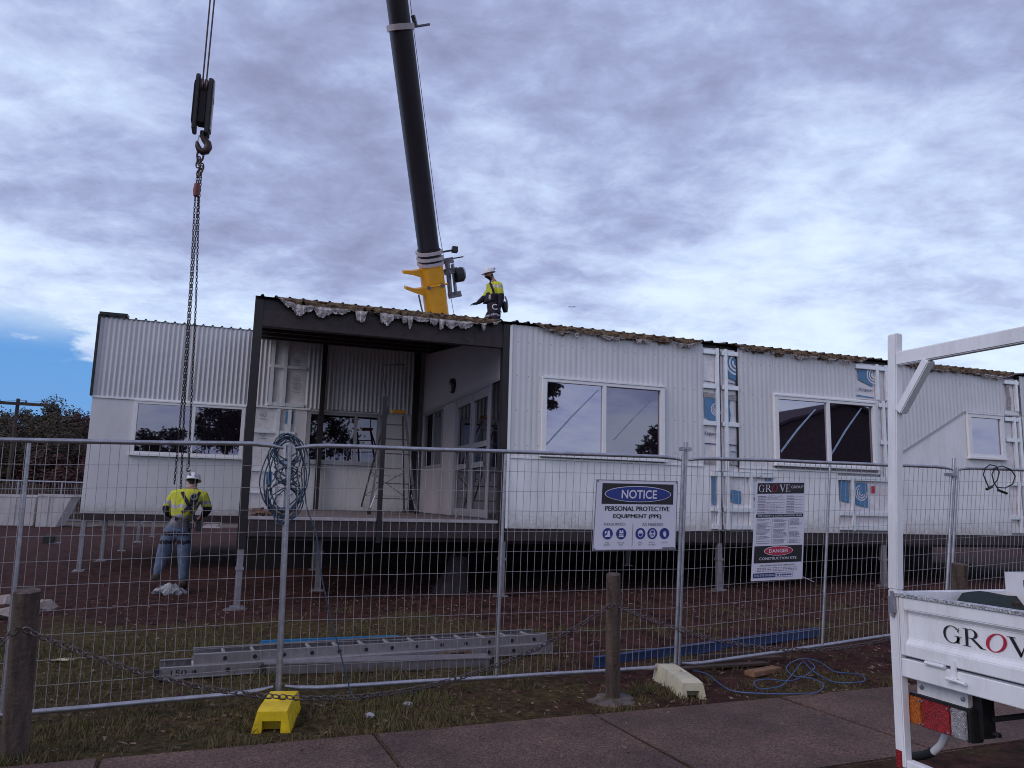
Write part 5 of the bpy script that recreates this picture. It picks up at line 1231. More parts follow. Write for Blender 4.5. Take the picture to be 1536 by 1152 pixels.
f = MB(); c = vp_(743, 460.5, -.23); f.tube([c+V((.062*math.cos(t)*1.1, 0, .055*math.sin(t))) for t in [rad(60+k*15) for k in range(18)]], .012, 6); f.build('carabiner', m_trim, hr, smooth=True)
f = MB(); c = vp_(758.5, 455, -.05); f.tube([c+V((-.02, 0, .16)), c+V((.03, 0, .05)), c+V((.05, 0, -.08))], .02, 6); f.build('strap', m_reft, hr)

# plastic bag and small things on the dirt
c = gp(256, 890); f = MB(); f.lathe([(.0, -.02), (.10, -.02), (.17, -.01), (.20, .03), (.19, .06), (.16, .09), (.12, .12), (.07, .14), (.03, .15), (0, .155)], (c.x, c.y, gz(c.x, c.y)), n=40)
f.v = [V((v.x*1.0+(v.x-c.x)*.35, v.y, v.z))+V((.09*noise.noise(v*6)+.05*noise.noise(v*17), .09*noise.noise(v*6+V((4, 0, 0)))+.05*noise.noise(v*17+V((4, 0, 0))), .08*noise.noise(v*7+V((0, 5, 0)))+.07*noise.noise(v*19))) for v in f.v]
setp(f.build('plastic_bag', m_bag, origin=c), 'crumpled clear plastic bag on the dirt at the feet of the man in jeans', 'bag')
c = gp(76, 815); z = gz(c.x, c.y)
T = thing('tool_case', 'small black case with a pale lid lying on the dirt at left', 'case', (c.x, c.y, z)); MB().box(c.x-.20, c.x+.12, c.y-.15, c.y+.15, z-.02, z+.26).build('case', m_black, T, bevel=.02)
f = MB(); f.hexa([(c.x-.02, c.y-.22, z), (c.x+.3, c.y-.22, z), (c.x+.3, c.y+.05, z+.02), (c.x-.02, c.y+.05, z+.02), (c.x-.02, c.y-.22, z+.02), (c.x+.3, c.y-.22, z+.04), (c.x+.3, c.y+.05, z+.05), (c.x-.02, c.y+.05, z+.05)]); f.build('lid', m_grey, T)
c = gp(96, 990); f = MB(); f.lathe([(0, .0), (.07, .004), (.08, .012), (0, .018)], (c.x, c.y, gz(c.x, c.y)+.005), n=9); f.v = [v+V(((v.x-c.x)*.5, 0, .02*noise.noise(v*20))) for v in f.v]
setp(f.build('paper_scrap', mat('pale_scrap', (.5, .45, .25)), origin=c), 'pale yellow scrap lying on the grass near the left bollard', 'scrap')
for px, py, lab in ((612, 1061, 'crumpled clear plastic wrapper on the verge left of the middle bollard'), (555, 1075, 'small white scrap on the verge below the middle fence panel')):
    c = gp(px, py, -.11); f = MB(); f.lathe([(0, 0), (.04, .005), (.045, .03), (0, .045)], (c.x, c.y, gz(c.x, c.y)), n=8); f.v = [v+V((.025*noise.noise(v*25), .025*noise.noise(v*25+V((3, 0, 0))), .01*noise.noise(v*30))) for v in f.v]; setp(f.build('litter_scrap', m_bag, origin=c), lab, 'litter')
for i, (px, py, s, lab) in enumerate(((20, 925, .26, 'pale lump of concrete rubble behind the leaning bollard, largest of three'), (66, 914, .16, 'pale rubble lump just right of the leaning bollard top'), (8, 905, .22, 'flat pale rubble lump at the left edge of the photo'))):
    c = gp(px, py); f = MB(); f.lathe([(0, -.05), (s*.8, -.03), (s, .02), (s*.6, .10), (0, .13)], (c.x, c.y, gz(c.x, c.y)), n=12); f.v = [v+V((.14*noise.noise(v*3), .14*noise.noise(v*3+V((4, 0, 0))), .06*noise.noise(v*6))) for v in f.v]
    setp(f.build('rubble_lump', m_rubble, origin=c), lab, 'rubble')

# ------------------------------------------------------------------ crane
hk = pY(306, 150, 15.); dn, d0 = ray(650, 430), ray(595.5, 0); nbv = dn.cross(d0)
tip = V((hk.x, hk.y, CAM.z-(nbv.x*hk.x+nbv.y*hk.y)/nbv.z)); Pb = CAM+dn*28.3
bdir = (tip-Pb).normalized()
def proj(p_): d = p_-CAM; return V((768+FPX*d.dot(RT)/d.dot(FW), 576-FPX*d.dot(UP)/d.dot(FW)))
def s_at(py):
    lo_, hi_ = -12., (tip-Pb).length
    for _ in range(50):
        m_ = (lo_+hi_)/2
        if proj(Pb+bdir*m_).y > py: lo_ = m_
        else: hi_ = m_
    return lo_
C_ = thing('mobile_crane', 'yellow mobile crane behind the buildings with a long black telescopic boom', 'crane', (8.2, 31, .05))
sx = bdir.cross(V((0, 1, 0))).normalized()
if sx.x < 0: sx = -sx
sy = bdir.cross(sx).normalized()
if sy.y > 0: sy = -sy                                   # sy points to the camera side
BS = lambda s, a=0., b=0.: Pb+bdir*s+sx*a+sy*b
def boomsec(s0, s1, r0, r1, nm, m_, par=C_, sq=1.):
    f = MB(); n = 28
    rings = []
    for s, r in ((s0, r0), (s1, r1)):
        rings.append(len(f.v))
        for j in range(n):
            a = 2*math.pi*j/n; ca, sa = math.cos(a), math.sin(a); p_ = .72
            f.v.append(BS(s, r*math.copysign(abs(ca)**p_, ca), r*1.12*math.copysign(abs(sa)**p_, sa)))
    for j in range(n): f.f.append((rings[0]+j, rings[0]+(j+1) % n, rings[1]+(j+1) % n, rings[1]+j)); f.mi.append(0)
    f.f.append(tuple(rings[0]+j for j in range(n))); f.f.append(tuple(rings[1]+j for j in range(n))); f.mi += [0, 0]
    return f.build(nm, m_, par, smooth=True)
s_c = s_at(396); s_k = s_at(42); Lb = (tip-Pb).length
boomsec(-8.4, s_c, .43, .41, 'boom_base', m_yel); boomsec(s_c, s_k, .362, .362, 'boom_section', m_boom); boomsec(s_k, Lb+.6, .33, .33, 'boom_section', m_boom)
for ds in (-.02, .17, .38): boomsec(s_c+ds, s_c+ds+.11, .46, .46, 'collar', m_pink)
boomsec(s_c-.1, s_c+.55, .39, .39, 'boom_head', m_boom)
boomsec(s_k-.08, s_k+.10, .43, .43, 'collar', m_pink)
f = MB(); f.bar(BS(s_k, .4, .1), BS(s_k+.05, .98, .1), .07, .05); f.bar(BS(s_k, .5, .1), BS(s_k+.35, .44, .1), .12, .08); f.build('rope_guide', m_grey, C_)
f = MB(); f.tube([BS(s_c-2.0, .66, 0), BS(s_c+1.2, .47, 0), BS(s_k, .44, 0), BS(Lb, .40, 0)], .010, 6); f.build('hoist_rope', m_grey, C_)
for py, up_s in ((404, .0), (431, .10)):
    s = s_at(py); f = MB(); f.prism([BS(s-.25, -.36, .2), BS(s-.05, -.75, .2), BS(s+up_s+.06, -1.10, .2), BS(s+up_s+.16, -1.08, .2), BS(s+.10, -.72, .2), BS(s+.08, -.36, .2)], sy*-.22); f.build('lug', m_yel, C_)
f = MB(); s = s_at(437); f.tube([BS(s, -.62, .1), BS(s-.5, -.58, .1), BS(s-1.2, -.47, .1)], .03, 6); f.box(*(lambda q: (q.x-.07, q.x+.07, q.y-.07, q.y+.07, q.z-.06, q.z+.06))(BS(s-.75, -.5, .1))); f.build('hydraulic_line', m_grey, C_)
# winch and hose reel bracket on the right side
s = s_at(415); f = MB()
f.bar(BS(s-.75, .58, .1), BS(s+.55, .62, .1), .10, .3); f.bar(BS(s-.75, .80, .1), BS(s+.35, .80, .1), .07, .2); f.bar(BS(s-.8, .5, .1), BS(s-.8, 1.0, .1), .09, .2); f.bar(BS(s+.1, .45, .1), BS(s+.1, .95, .1), .12, .2); f.bar(BS(s+.5, .45, .1), BS(s+.5, .85, .1), .07, .2)
rb = f.build('reel_bracket', m_grey, C_)
f = MB(); c = BS(s-.08, 1.0, .12); f.lathe([(0, -.16), (.27, -.15), (.27, .13), (0, .14)], c, sx, 18); f.build('hose_reel', m_black, rb, smooth=True)
f = MB(); c = BS(s-.05, 1.15, .12); f.lathe([(0, 0), (.22, .0), (.22, .05), (0, .06)], c, sx, 18); f.build('reel_cover', m_pink, rb, smooth=True)
f = MB(); c = BS(s+.85, .95, .1); f.box(c.x-.1, c.x+.1, c.y-.1, c.y+.1, c.z-.09, c.z+.11); f.bar(BS(s+.85, .45, .1), BS(s+.85, .95, .1), .05, .06); f.bar(BS(s+.55, .85, .1), BS(s+.55, 1.25, .1), .03, .04); f.build('work_light', m_black, rb)
f = MB(); s2_ = s_at(425); f.bar(BS(s2_, -.40, .47), BS(s2_, .40, .47), .12, .05); f.build('boom_band', m_yel, C_)
for a in (-.33, .20): c = BS(s2_-.02, a, .5); MB().lathe([(0, -.04), (.075, -.03), (.075, .05), (0, .06)], c, sy, 12).build('pin', m_grey, C_)
# carrier behind the buildings
f = MB(); f.box(2.5, 13.5, 29.6, 32.4, .75, 1.45); f.box(2.6, 4.6, 29.8, 32.2, 1.451, 2.6); f.build('carrier', m_yel, C_, bevel=.06)
f = MB(); f.box(6.6, 10.8, 29.9, 32.1, 1.46, 2.6); f.build('superstructure', m_yel, C_, bevel=.08)
for x in (3.6, 5.4, 10.2, 12.0):
    for yw in (29.75, 32.25): f = MB(); f.lathe([(.25, -.2), (.5, -.2), (.62, -.14), (.62, .14), (.5, .2), (.25, .2)], (x, yw, .64), (0, 1, 0), 20); f.build('wheel', m_rub, C_, smooth=True)
# hook block with its ropes
B_ = lambda px, py, dy_=0.: pY(px, py, 15.+dy_)
bt, bb = B_(306.5, 116), B_(304, 197); H_ = thing('hook_block', 'heavy dark crane hook block hanging from its ropes at upper left', 'hook block', bt)
bx_ = (bt+bb)/2; hh = (bt.z-bb.z)/2
def plate(x0, x1, m_, nm, top=0., bot=0., y0=-.22, y1=.22):
    f = MB(); c = V((bx_.x, 15, bx_.z)); pr = []
    for a in range(-7, 8): pr.append((math.sin(rad(a*13))*.25*y1/.22, hh+top-.15*(1-math.cos(rad(a*13)))))
    prof = [(y0, -hh+bot), (y1, -hh+bot), (y1, hh+top-.12), (y1*.6, hh+top), (y0*.6, hh+top), (y0, hh+top-.12)]
    f.prism([c+V((x0*.78, a*.7, b)) for a, b in prof], ((x1-x0)*.78, 0, 0)); return f.build(nm, m_, H_, bevel=.015)
plate(-.21, -.11, m_hookk, 'side_plate', .02, -.03); plate(.08, .19, m_hookk, 'side_plate', -.03, -.08); plate(-.235, -.215, m_hookk, 'cheek_weight', -.12, .12); plate(.195, .222, m_pink, 'cheek_plate', -.05, .0, -.18, .18); plate(-.105, .075, m_under, 'core', -.16, .12, -.17, .17)
for x in (-.06, .03): f = MB(); f.lathe([(.05, -.025), (.17, -.025), (.155, 0), (.17, .025), (.05, .025)], (bx_.x+x*.8, 15, bx_.z+hh-.22), (1, 0, 0), 24); f.build('sheave', m_chaind, H_, smooth=True)
f = MB(); f.tube([(bx_.x-.19, 15, bx_.z+.1), (bx_.x+.18, 15, bx_.z+.1)], .07, 12); f.build('axle', m_chaind, H_, smooth=True)
for x, tx in ((-.06, -.10), (.02, .10)):
    f = MB()
    f.tube([(bx_.x+x*.8, 14.98, bx_.z+hh-.3), (tip.x+tx, tip.y, tip.z)], .016, 6); f.build('rope', m_chaind, H_)
hk_px = [(304.5, 197), (304, 204), (307, 210), (311.5, 215), (312.5, 221), (309, 226.5), (303.5, 227.5), (299, 224.5), (296.5, 219), (295.5, 212)]
f = MB(); P_ = [B_(*q) for q in hk_px]; f.tube(P_, [.05, .055, .06, .07, .075, .075, .07, .06, .05, .025], 12); f.build('hook', m_chaind, H_, smooth=True)
f = MB(); f.bar(B_(299, 203), B_(296.5, 213), .02, .05); f.build('latch', m_galv, H_)
# chain sling
G_ = thing('chain_sling', 'long rusty chain sling hanging from the crane hook down behind the man in jeans', 'chain sling', B_(301, 228))
f = MB(); c = B_(300.5, 233); f.tube([c+V((.055*math.cos(t), 0, .12*math.sin(t))) for t in [2*math.pi*k/16 for k in range(16)]], .020, 6, True); f.build('master_link', m_chaind, G_, smooth=True)
rr_ = random.Random(4)
f = MB()
for k in range(7): c = B_(300+rr_.uniform(-3.5, 3.5), 240+k*3.4); a = rr_.uniform(-.6, .6); f.tube([c+V((.035*math.cos(t)*math.cos(a), .035*math.cos(t)*math.sin(a), .07*math.sin(t))) for t in [2*math.pi*q/10 for q in range(10)]], .014, 5, True)
f.build('connector', m_chaind, G_, smooth=True)
for j, px_ in enumerate((((296, 262), (292.5, 300), (286, 420), (275, 580), (261.5, 726)), ((298.5, 262), (297, 300), (288, 430), (278, 580), (271, 735)), ((302, 262), (298.5, 300), (294, 450), (287, 600), (283, 700)))):
    f = MB(); links(f, [B_(*q, .03*j) for q in px_], .072, .036, .0075); f.build('chain_leg', m_chaind, G_)
f = MB(); c = B_(295, 285); f.lathe([(0, -.12), (.05, -.12), (.065, 0), (.05, .12), (0, .12)], c, (0, 0, 1), 14); f.build('lever_block', m_red, G_, smooth=True)
f = MB(); c = B_(283, 702, .06); f.tube([c+V((.03*math.cos(t), 0, .03*math.sin(t)-.03)) for t in [rad(90+k*22) for k in range(13)]], .012, 6); f.build('grab_hook', m_chaind, G_)

# ------------------------------------------------------------------ white tray truck at right
XU = 3.45
U_ = thing('tray_truck', 'white tray truck with a ladder rack and black and red lettering on its tailgate', 'truck', (5.8, 2.6, -.12))
uY = lambda px, py: pX(px, py, XU).y
uz = lambda px, py: pX(px, py, XU).z
y1 = uY(1332, 900); y0 = y1-1.86                      # far and near sides of the tray
ZT1, ZG = uz(1347, 891), uz(1347, 984.5); ZL = uz(1348, 1013)
pw_ = .066
tl8 = .085; f = MB(); f.box(XU, XU+.052, y1-pw_, y1, .29, ZT1+.02); f.hexa([(XU, y1-pw_, ZT1+.02), (XU+.052, y1-pw_, ZT1+.02), (XU+.052, y1, ZT1+.02), (XU, y1, ZT1+.02), (XU, y1-pw_-tl8, 2.665), (XU+.052, y1-pw_-tl8, 2.665), (XU+.052, y1-tl8, 2.665), (XU, y1-tl8, 2.665)]); f.build('rack_post', m_utew, U_, bevel=.006)
f = MB(); f.box(XU, XU+.052, y0, y0+pw_, .29, 2.665); f.build('rack_post', m_utew, U_, bevel=.006)
ra, rb_2 = pX(1353, 537, XU), pX(1536, 514.5, XU); dr = (rb_2-ra)/(rb_2.y-ra.y)
zr0 = ra.z; zr1 = ra.z+dr.z*(y0+pw_-ra.y)
f = MB(); f.bar((XU+.026, y1-pw_-tl8*.8, zr0+.004), (XU+.026, y0+pw_+.001, zr0-.02), .05, .078); f.build('rack_rail', m_utew, U_, bevel=.006)
for s, ya in ((-1, y1-pw_-tl8*.75), (1, y0+pw_)):
    f = MB(); f.bar((XU+.025, ya-.005*s*-1, zr0-.30), (XU+.025, ya+s*.215, zr0-.035), .048, .055, (1, 0, 0)); f.build('rack_brace', m_utew, U_, bevel=.005)
yi, yo = y1-pw_-.004, y0+pw_+.004
tg = MB()
prof = [(XU+.004, ZG+.012), (XU+.004, ZG+.075), (XU+.030, ZG+.105), (XU+.034, ZG+.235), (XU+.004, ZG+.258), (XU+.004, ZT1-.012), (XU+.05, ZT1-.012), (XU+.05, ZG+.012)]
e1, e2 = yi-.03, yo+.03
tg.prism([V((a, e1, b)) for a, b in prof], (0, e2-e1, 0))
tg.box(XU+.003, XU+.05, e1+.0005, yi, ZG+.012, ZT1-.012).box(XU+.003, XU+.05, yo, e2-.0005, ZG+.012, ZT1-.012)
TG = tg.build('tailgate', m_utew, U_, bevel=.004)
MB().box(XU-.006, XU+.06, yo, yi+.05, ZT1-.0115, ZT1+.004).build('tread_strip', m_tread, TG)
zt0 = uz(1409, 962); hgt = .086
xpl = XU+.0275
gy = uY(1407.5, 950); O0 = V((xpl, gy, zt0)); 
gv = uY(1407.5, 950)-uY(1505, 960); kx = gv/(hgt*(SERIF['G'][1]+SERIF['R'][1]+SERIF['O'][1])*1.02)
adv = 0
for ch in 'GROVE':
    shp, wdt = SERIF[ch]; f = MB(); put2d(f, sc2(shp, adv, 0, hgt*kx, hgt), lambda a, b: (xpl, gy-a, zt0+b)); f.build('letter', m_signr if ch == 'O' else m_signk, TG, fix=False)
    adv += wdt*hgt*kx*1.02
for yy in (y1-.30, y1-.95, y1-1.6):
    f = MB(); f.tube([(XU-.004, yy-.06, ZG+.004), (XU-.004, yy+.06, ZG+.004)], .011, 8); f.build('hinge', m_utew, U_, smooth=True)
# latch on the corner and the drop catch
f = MB(); c = V((XU-.012, y1-.04, ZT1-.055)); f.box(c.x-.012, c.x+.011, c.y-.02, c.y+.02, c.z-.05, c.z+.04); f.tube([c+V((0, 0, -.07)), c+V((0, 0, .07))], .011, 8); f.build('latch', m_galv, U_, bevel=.003)
c = pX(1430, 1018, XU-.012); f = MB(); f.prism([c+V((0, .008, .085)), c+V((0, -.006, .085)), c+V((0, -.018, .0)), c+V((0, .02, .0))], (.014, 0, 0)); f.tube([c+V((-.006, .035, -.006)), c+V((-.006, -.012, -.006))], .011, 8); f.tube([c+V((-.006, -.012, -.006)), c+V((-.006, -.075, -.012))], .008, 8); f.build('catch', m_utew, U_)
f = MB(); f.box(XU+.002, XU+.05, yo, yi+.0, ZL, ZG-.004); f.build('rear_crossmember', m_utew, U_, bevel=.004)
f = MB(); f.box(XU+.002, XU+.05, yo, yi, .285, .335); f.build('lower_bar', m_utew, U_, bevel=.004)
q = uz(1339, 1134); f = MB(); f.box(XU-.005, XU-.001, y1-.048, y1-.010, q-.045, q+.045); f.build('reflector', m_lens_r, U_)
# rear lamp
XLm = XU+.06
la, lb2, lc_, ld = (pX(x, y_, XLm) for x, y_ in ((1361, 1038), (1361, 1081), (1449, 1072), (1449, 1113)))
zt_, zb_ = (la.z+lc_.z)/2, (lb2.z+ld.z)/2; ya, yb2 = la.y, lc_.y; wL = ya-yb2
f = MB(); f.box(XLm+.012, XLm+.09, yb2-.02, ya+.006, zb_-.006, zt_+.012); LM = f.build('rear_lamp', m_black, U_, bevel=.006)
for a, b, m_, nm in ((0, .245, m_lens_a, 'amber_lens'), (.255, .74, m_lens_r, 'red_lens'), (.75, .995, m_lens_c, 'clear_lens')):
    f = MB(); f.box(XLm-.004, XLm+.0115, ya-wL*b, ya-wL*a, zb_, zt_); f.build(nm, m_, LM, bevel=.004)
f = MB()
for a in (.02, .225, .28, .71, .78): 
    for z in (zb_+.012, zt_-.012): f.lathe([(0, -.008), (.005, -.007), (.006, 0), (0, 0)], (XLm-.004, ya-wL*a, z), (1, 0, 0), 8)
f.build('screw', m_galv, LM)
f = MB(); f.box(XLm+.03, XLm+.05, yb2+.01, ya-.04, zt_+.014, ZL-.01); lbk = f.build('lamp_bracket', m_utew, U_)
for yy in (ya-.075, yb2+.035): MB().lathe([(0, -.012), (.011, -.010), (.012, 0), (0, 0)], (XLm+.03, yy, (zt_+ZL)/2), (1, 0, 0), 10).build('bolt', m_galv, lbk)

f = MB(); f.box(XLm+.06, XLm+.14, yb2-.045, yb2+.01, zb_+.02, ZL-.006); f.tube([(XLm+.12, yb2-.05, zt_-.03), (XLm+.2, yb2-.3, zt_+.06)], .014, 6); f.lathe([(0, 0), (.012, 0), (.012, .03), (0, .03)], (XLm+.10, yb2-.1, zb_+.05), (0, 1, 0), 14); f.build('wiring_housing', m_black, U_)
pp = [pX(x, y_, XU+.25) for x, y_ in ((1432, 1075), (1420, 1100), (1412, 1117), (1400, 1128), (1385, 1133), (1365, 1135))]
f = MB(); f.tube(pp[:4], .020, 10); f.build('pipe', m_utew, U_, smooth=True); f = MB(); f.tube(pp[3:], .024, 10); f.build('hose_end', m_rub, U_, smooth=True)
# tray body, chassis, wheels and cab (mostly out of frame)
XC = 6.0
f = MB(); f.box(XU+.06, XC, y0+.01, y1-.01, ZG-.06, ZG+.01); f.build('tray_floor', m_alud, U_)
zs_ = pY(1490, 884.5, y1-.02).z
f = MB(); f.box(XU+.054, XC, y1-.035, y1-.002, ZG+.012, zs_); f.build('side_board', m_utew, U_, bevel=.006); f = MB(); f.box(XU+.054, XC, y0+.002, y0+.035, ZG+.012, zs_); f.build('side_board', m_utew, U_, bevel=.006)
f = MB(); f.box(XC, XC+.05, y0, y1, ZG, ZG+.95); f.build('headboard', m_utew, U_, bevel=.006)
ym_ = (y0+y1)/2
f = MB(); f.box(XU+1.1, 8.6, ym_-.48, ym_-.38, .42, .60).box(XU+1.1, 8.6, ym_+.38, ym_+.48, .42, .60).box(XU+1.3, XU+1.42, ym_-.9, ym_+.9, .60, ZG-.062).box(5.3, 5.4, ym_-.9, ym_+.9, .60, ZG-.062); f.build('chassis', m_black, U_)
for x in (4.75, 7.75):
    for yw in (y0+.22, y1-.22):
        f = MB(); f.lathe([(.2, -.11), (.31, -.11), (.36, -.06), (.36, .06), (.31, .11), (.2, .11)], (x, yw, .24), (0, 1, 0), 24); t_ = f.build('wheel', m_rub, U_, smooth=True)
        f = MB(); f.lathe([(.0, -.05), (.19, -.07), (.20, .07), (.0, .05)], (x, yw, .24), (0, 1, 0), 20); f.build('rim', m_grey, t_, smooth=True)
f = MB(); f.prism([(XC+.08, y0+.08, .45), (8.75, y0+.08, .45), (8.8, y0+.08, .95), (8.6, y0+.08, 1.08), (7.65, y0+.08, 1.2), (7.05, y0+.08, 1.82), (XC+.15, y0+.08, 1.84), (XC+.08, y0+.08, 1.2)], (0, y1-y0-.16, 0)); cb = f.build('cab', m_utew, U_, bevel=.05)
for yy in (y0+.075, y1-.075): f = MB(); f.quad((XC+.3, yy, 1.2), (7.35, yy, 1.2), (6.98, yy, 1.72), (XC+.3, yy, 1.72)); f.build('side_window', m_glasss, cb, fix=False)
f = MB(); f.quad((XC+.098, y0+.25, 1.3), (XC+.098, y1-.25, 1.3), (XC+.135, y1-.25, 1.72), (XC+.135, y0+.25, 1.72)); f.build('rear_window', m_glasss, cb, fix=False)
# load in the tray
pk = pX(1440, 897, 3.95); f = MB()
def tarp(a, b):
    x = 3.62+1.6*a; y_ = y1-.10-1.3*b; h = .02+(pk.z-ZG-.02)*math.exp(-((y_-pk.y)/(.45 if y_ > pk.y else .20))**2)*min(1, a*6)*(1-.3*a)+.06*math.exp(-(b/.12)**2)+.05*noise.noise(V((x*3, y_*3, 1)))
    return (x, y_, ZG+.02+max(.0, h))
f.grid(tarp, 24, 24); setp(f.build('tarp', m_greent, origin=(4.2, 2.6, ZG), smooth=True), 'dark green tarp heaped in the tray of the white truck', 'tarp')
q = pX(1508, 876, 4.3); bxw = thing('plastic_tub', 'open white plastic tub standing in the truck tray', 'tub', (4.5, q.y-.2, ZG+.02))
zt2 = pX(1510, 858, 4.3).z
f = MB(); b4 = [(4.3, q.y), (4.72, q.y), (4.72, q.y-.42), (4.3, q.y-.42)]
for (a, b) in zip(b4, b4[1:]+b4[:1]): f.quad((a[0], a[1], ZG+.02), (b[0], b[1], ZG+.02), (b[0], b[1], zt2), (a[0], a[1], zt2))
cxm, cym = 4.51, q.y-.21
for (a, b) in zip(b4, b4[1:]+b4[:1]):
    i_ = lambda p_: (cxm+(p_[0]-cxm)*.93, cym+(p_[1]-cym)*.93); f.quad((*a, zt2), (*b, zt2), (*i_(b), zt2), (*i_(a), zt2)); f.quad((*i_(a), zt2), (*i_(b), zt2), (*i_(b), ZG+.04), (*i_(a), ZG+.04))
f.quad(*[(cxm+(p_[0]-cxm)*.93, cym+(p_[1]-cym)*.93, ZG+.04) for p_ in b4]); f.build('shell', m_whitep, bxw)
f = MB(); zh = zt2-.055; f.box(4.292, 4.298, q.y-.30, q.y-.12, zh-.02, zh+.02); f.build('handle_slot', m_grey, bxw)
a, b = pX(1481, 893, 4.25), pX(1512, 903, 4.25); f = MB(); f.bar(a, b+(b-a)*.5, .035, .03); setp(f.build('timber_offcut', m_dtimb, origin=a), 'dark timber length lying against the white tub in the tray', 'timber')

# ------------------------------------------------------------------ far background
def tree(loc, h, wr, lm, label, seed, crown0=.30, nl=9000, leaf=.16, group=None, nm='tree', cl=46, sq=.8):
    rr_ = random.Random(seed); x0, y0_, z0 = loc; T = thing(nm, label, 'tree', loc, group)
    f = MB(); ctr = []
    top = V((x0+rr_.uniform(-.1, .1)*wr, y0_, z0+h*.72))
    trunk = [V((x0, y0_, z0-.2)), V((x0+.1*rr_.uniform(-1, 1), y0_, z0+h*crown0)), top]
    f.tube([trunk[0], trunk[0].lerp(trunk[1], .5)+V((.08, 0, 0)), trunk[1], trunk[1].lerp(top, .5)+V((rr_.uniform(-.3, .3), 0, 0)), top], [h*.035, h*.03, h*.026, h*.016, h*.006], 9)
    for k in range(9):
        t = rr_.uniform(.25, 1); b = trunk[1].lerp(top, t*.8); a = rr_.uniform(0, 6.28); l_ = wr*rr_.uniform(.5, .95)
        e = b+V((math.cos(a)*l_, math.sin(a)*l_, h*rr_.uniform(.05, .28))); f.tube([b, b.lerp(e, .5)+V((0, 0, -h*.02)), e], [h*.013, h*.008, h*.003], 6); ctr.append(e)
    f.build('trunk', m_bark, T, smooth=True)
    while len(ctr) < cl:
        p_ = V((rr_.uniform(-1, 1), rr_.uniform(-1, 1), rr_.uniform(-1, 1)))
        if p_.length < 1 and p_.length > .25: ctr.append(V((x0+p_.x*wr*.86, y0_+p_.y*wr*.86, z0+h*(crown0+(1-crown0)*.5)+p_.z*h*(1-crown0)*.5*.88)))
    g_ = MB(); per = nl//len(ctr)
    for c in ctr:
        r_ = wr*rr_.uniform(.13, .34)
        for k in range(int(per*rr_.uniform(.6, 1.3))):
            d = V((rr_.gauss(0, 1), rr_.gauss(0, 1), rr_.gauss(0, sq))).normalized()*r_*rr_.random()**.45
            p_ = c+d; u_ = V((rr_.gauss(0, 1), rr_.gauss(0, 1), rr_.gauss(0, .7))).normalized(); v_ = u_.orthogonal().normalized()*leaf*rr_.uniform(.3, .5); u_ *= leaf*rr_.uniform(.6, 1.2)
            g_.quad(p_-u_, p_+v_, p_+u_, p_-v_)
    g_.build('crown', lm, T, fix=False)
    return T
def far(px, Y): d = ray(px, 740); return CAM.x+d.x*Y/d.y
def hz(px, py, Y): return pY(px, py, Y).z
for i, (px, py, Y, wr, lm, lab) in enumerate((
    (-25, 612, 54, 4.6, m_leaf, 'dark leafy tree at the very left edge behind the skip'),
    (48, 592, 57, 3.4, m_leafb, 'taller brownish tree behind the white skip and utility pole'),
    (85, 632, 52, 2.9, m_leaf, 'lower dark bushy tree between the two taller ones at left'),
    (112, 606, 58, 3.0, m_leafr, 'reddish dark tree just left of the rear block'),
    (20, 650, 50, 3.2, m_leafb, 'low brown bushy tree under the utility pole'),
    (100, 668, 49, 2.4, m_leafr, 'low red-leaved shrub tree in front of the dark trees'),
    (190, 640, 62, 4.0, m_leaf, 'dark tree half hidden behind the left end of the rear block'))):
    tree((far(px, Y), Y, .02), hz(px, py, Y), wr, lm, lab, 50+i, .08, 17000, .115, cl=60)
x = far(10, 46); zt_p = hz(10, 597, 46); T = thing('utility_pole', 'brown timber utility pole with a crossarm above the trees at left', 'pole', (x, 46, 0))
f = MB(); f.tube([(x, 46, -.3), (x, 46, zt_p)], [.11, .09], 8); f.build('pole', m_bark, T, smooth=True); f = MB(); f.box(x-1.0, x+1.5, 45.8, 45.9, zt_p-.35, zt_p-.2); f.build('crossarm', m_bark, T)
for dx in (-.8, .4, 1.3): f = MB(); f.lathe([(.05, 0), (.06, .06), (.03, .12), (0, .14)], (x+dx, 45.85, zt_p-.2), n=8); f.build('insulator', m_grey, T)
f = MB()
for dx in (-.8, .4, 1.3): f.tube(sag((x+dx, 45.85, zt_p-.08), (x+dx-30, 44, zt_p+1), 1.2, 12), .012, 4)
f.build('wire', m_black, T)
# skips
def skip(px0, px1, pyt, pyb, Y, label, openend):
    a = pY(px0, pyb, Y); b = pY(px1, pyb, Y); zt_ = pY(px0, pyt, Y).z; T = thing('skip_bin', label, 'skip bin', ((a.x+b.x)/2, Y, 0)); dpt = 1.8
    f = MB(); x0, x1 = a.x, b.x; sl = .55
    xo1 = x1+(sl if openend else 0)
    f.hexa([(x0, Y, .05), (x1, Y, .05), (x1, Y+dpt, .05), (x0, Y+dpt, .05), (x0, Y, zt_), (xo1, Y, zt_), (xo1, Y+dpt, zt_), (x0, Y+dpt, zt_)])
    sk_ = f.build('body', m_skip, T, bevel=.02)
    f = MB(); f.box(x0-.03, xo1+.03, Y-.03, Y-.002, zt_-.10, zt_+.015).box(xo1+.002, xo1+.05, Y-.02, Y+dpt, zt_-.10, zt_+.015); f.build('rim', m_skip, T)
    f = MB(); k = x0+.4
    while k < x1-.1: f.box(k-.03, k+.03, Y-.035, Y-.003, .08, zt_-.11); k += .8
    if k > x0+.4: f.build('rib', m_skip, T)
    return T
skip(-60, 50, 740, 783, 40, 'long off-white skip bin at the left edge of the yard', False); skip(53, 84, 741, 785, 39, 'second skip bin with a sloping pale end, beside the long one', True)
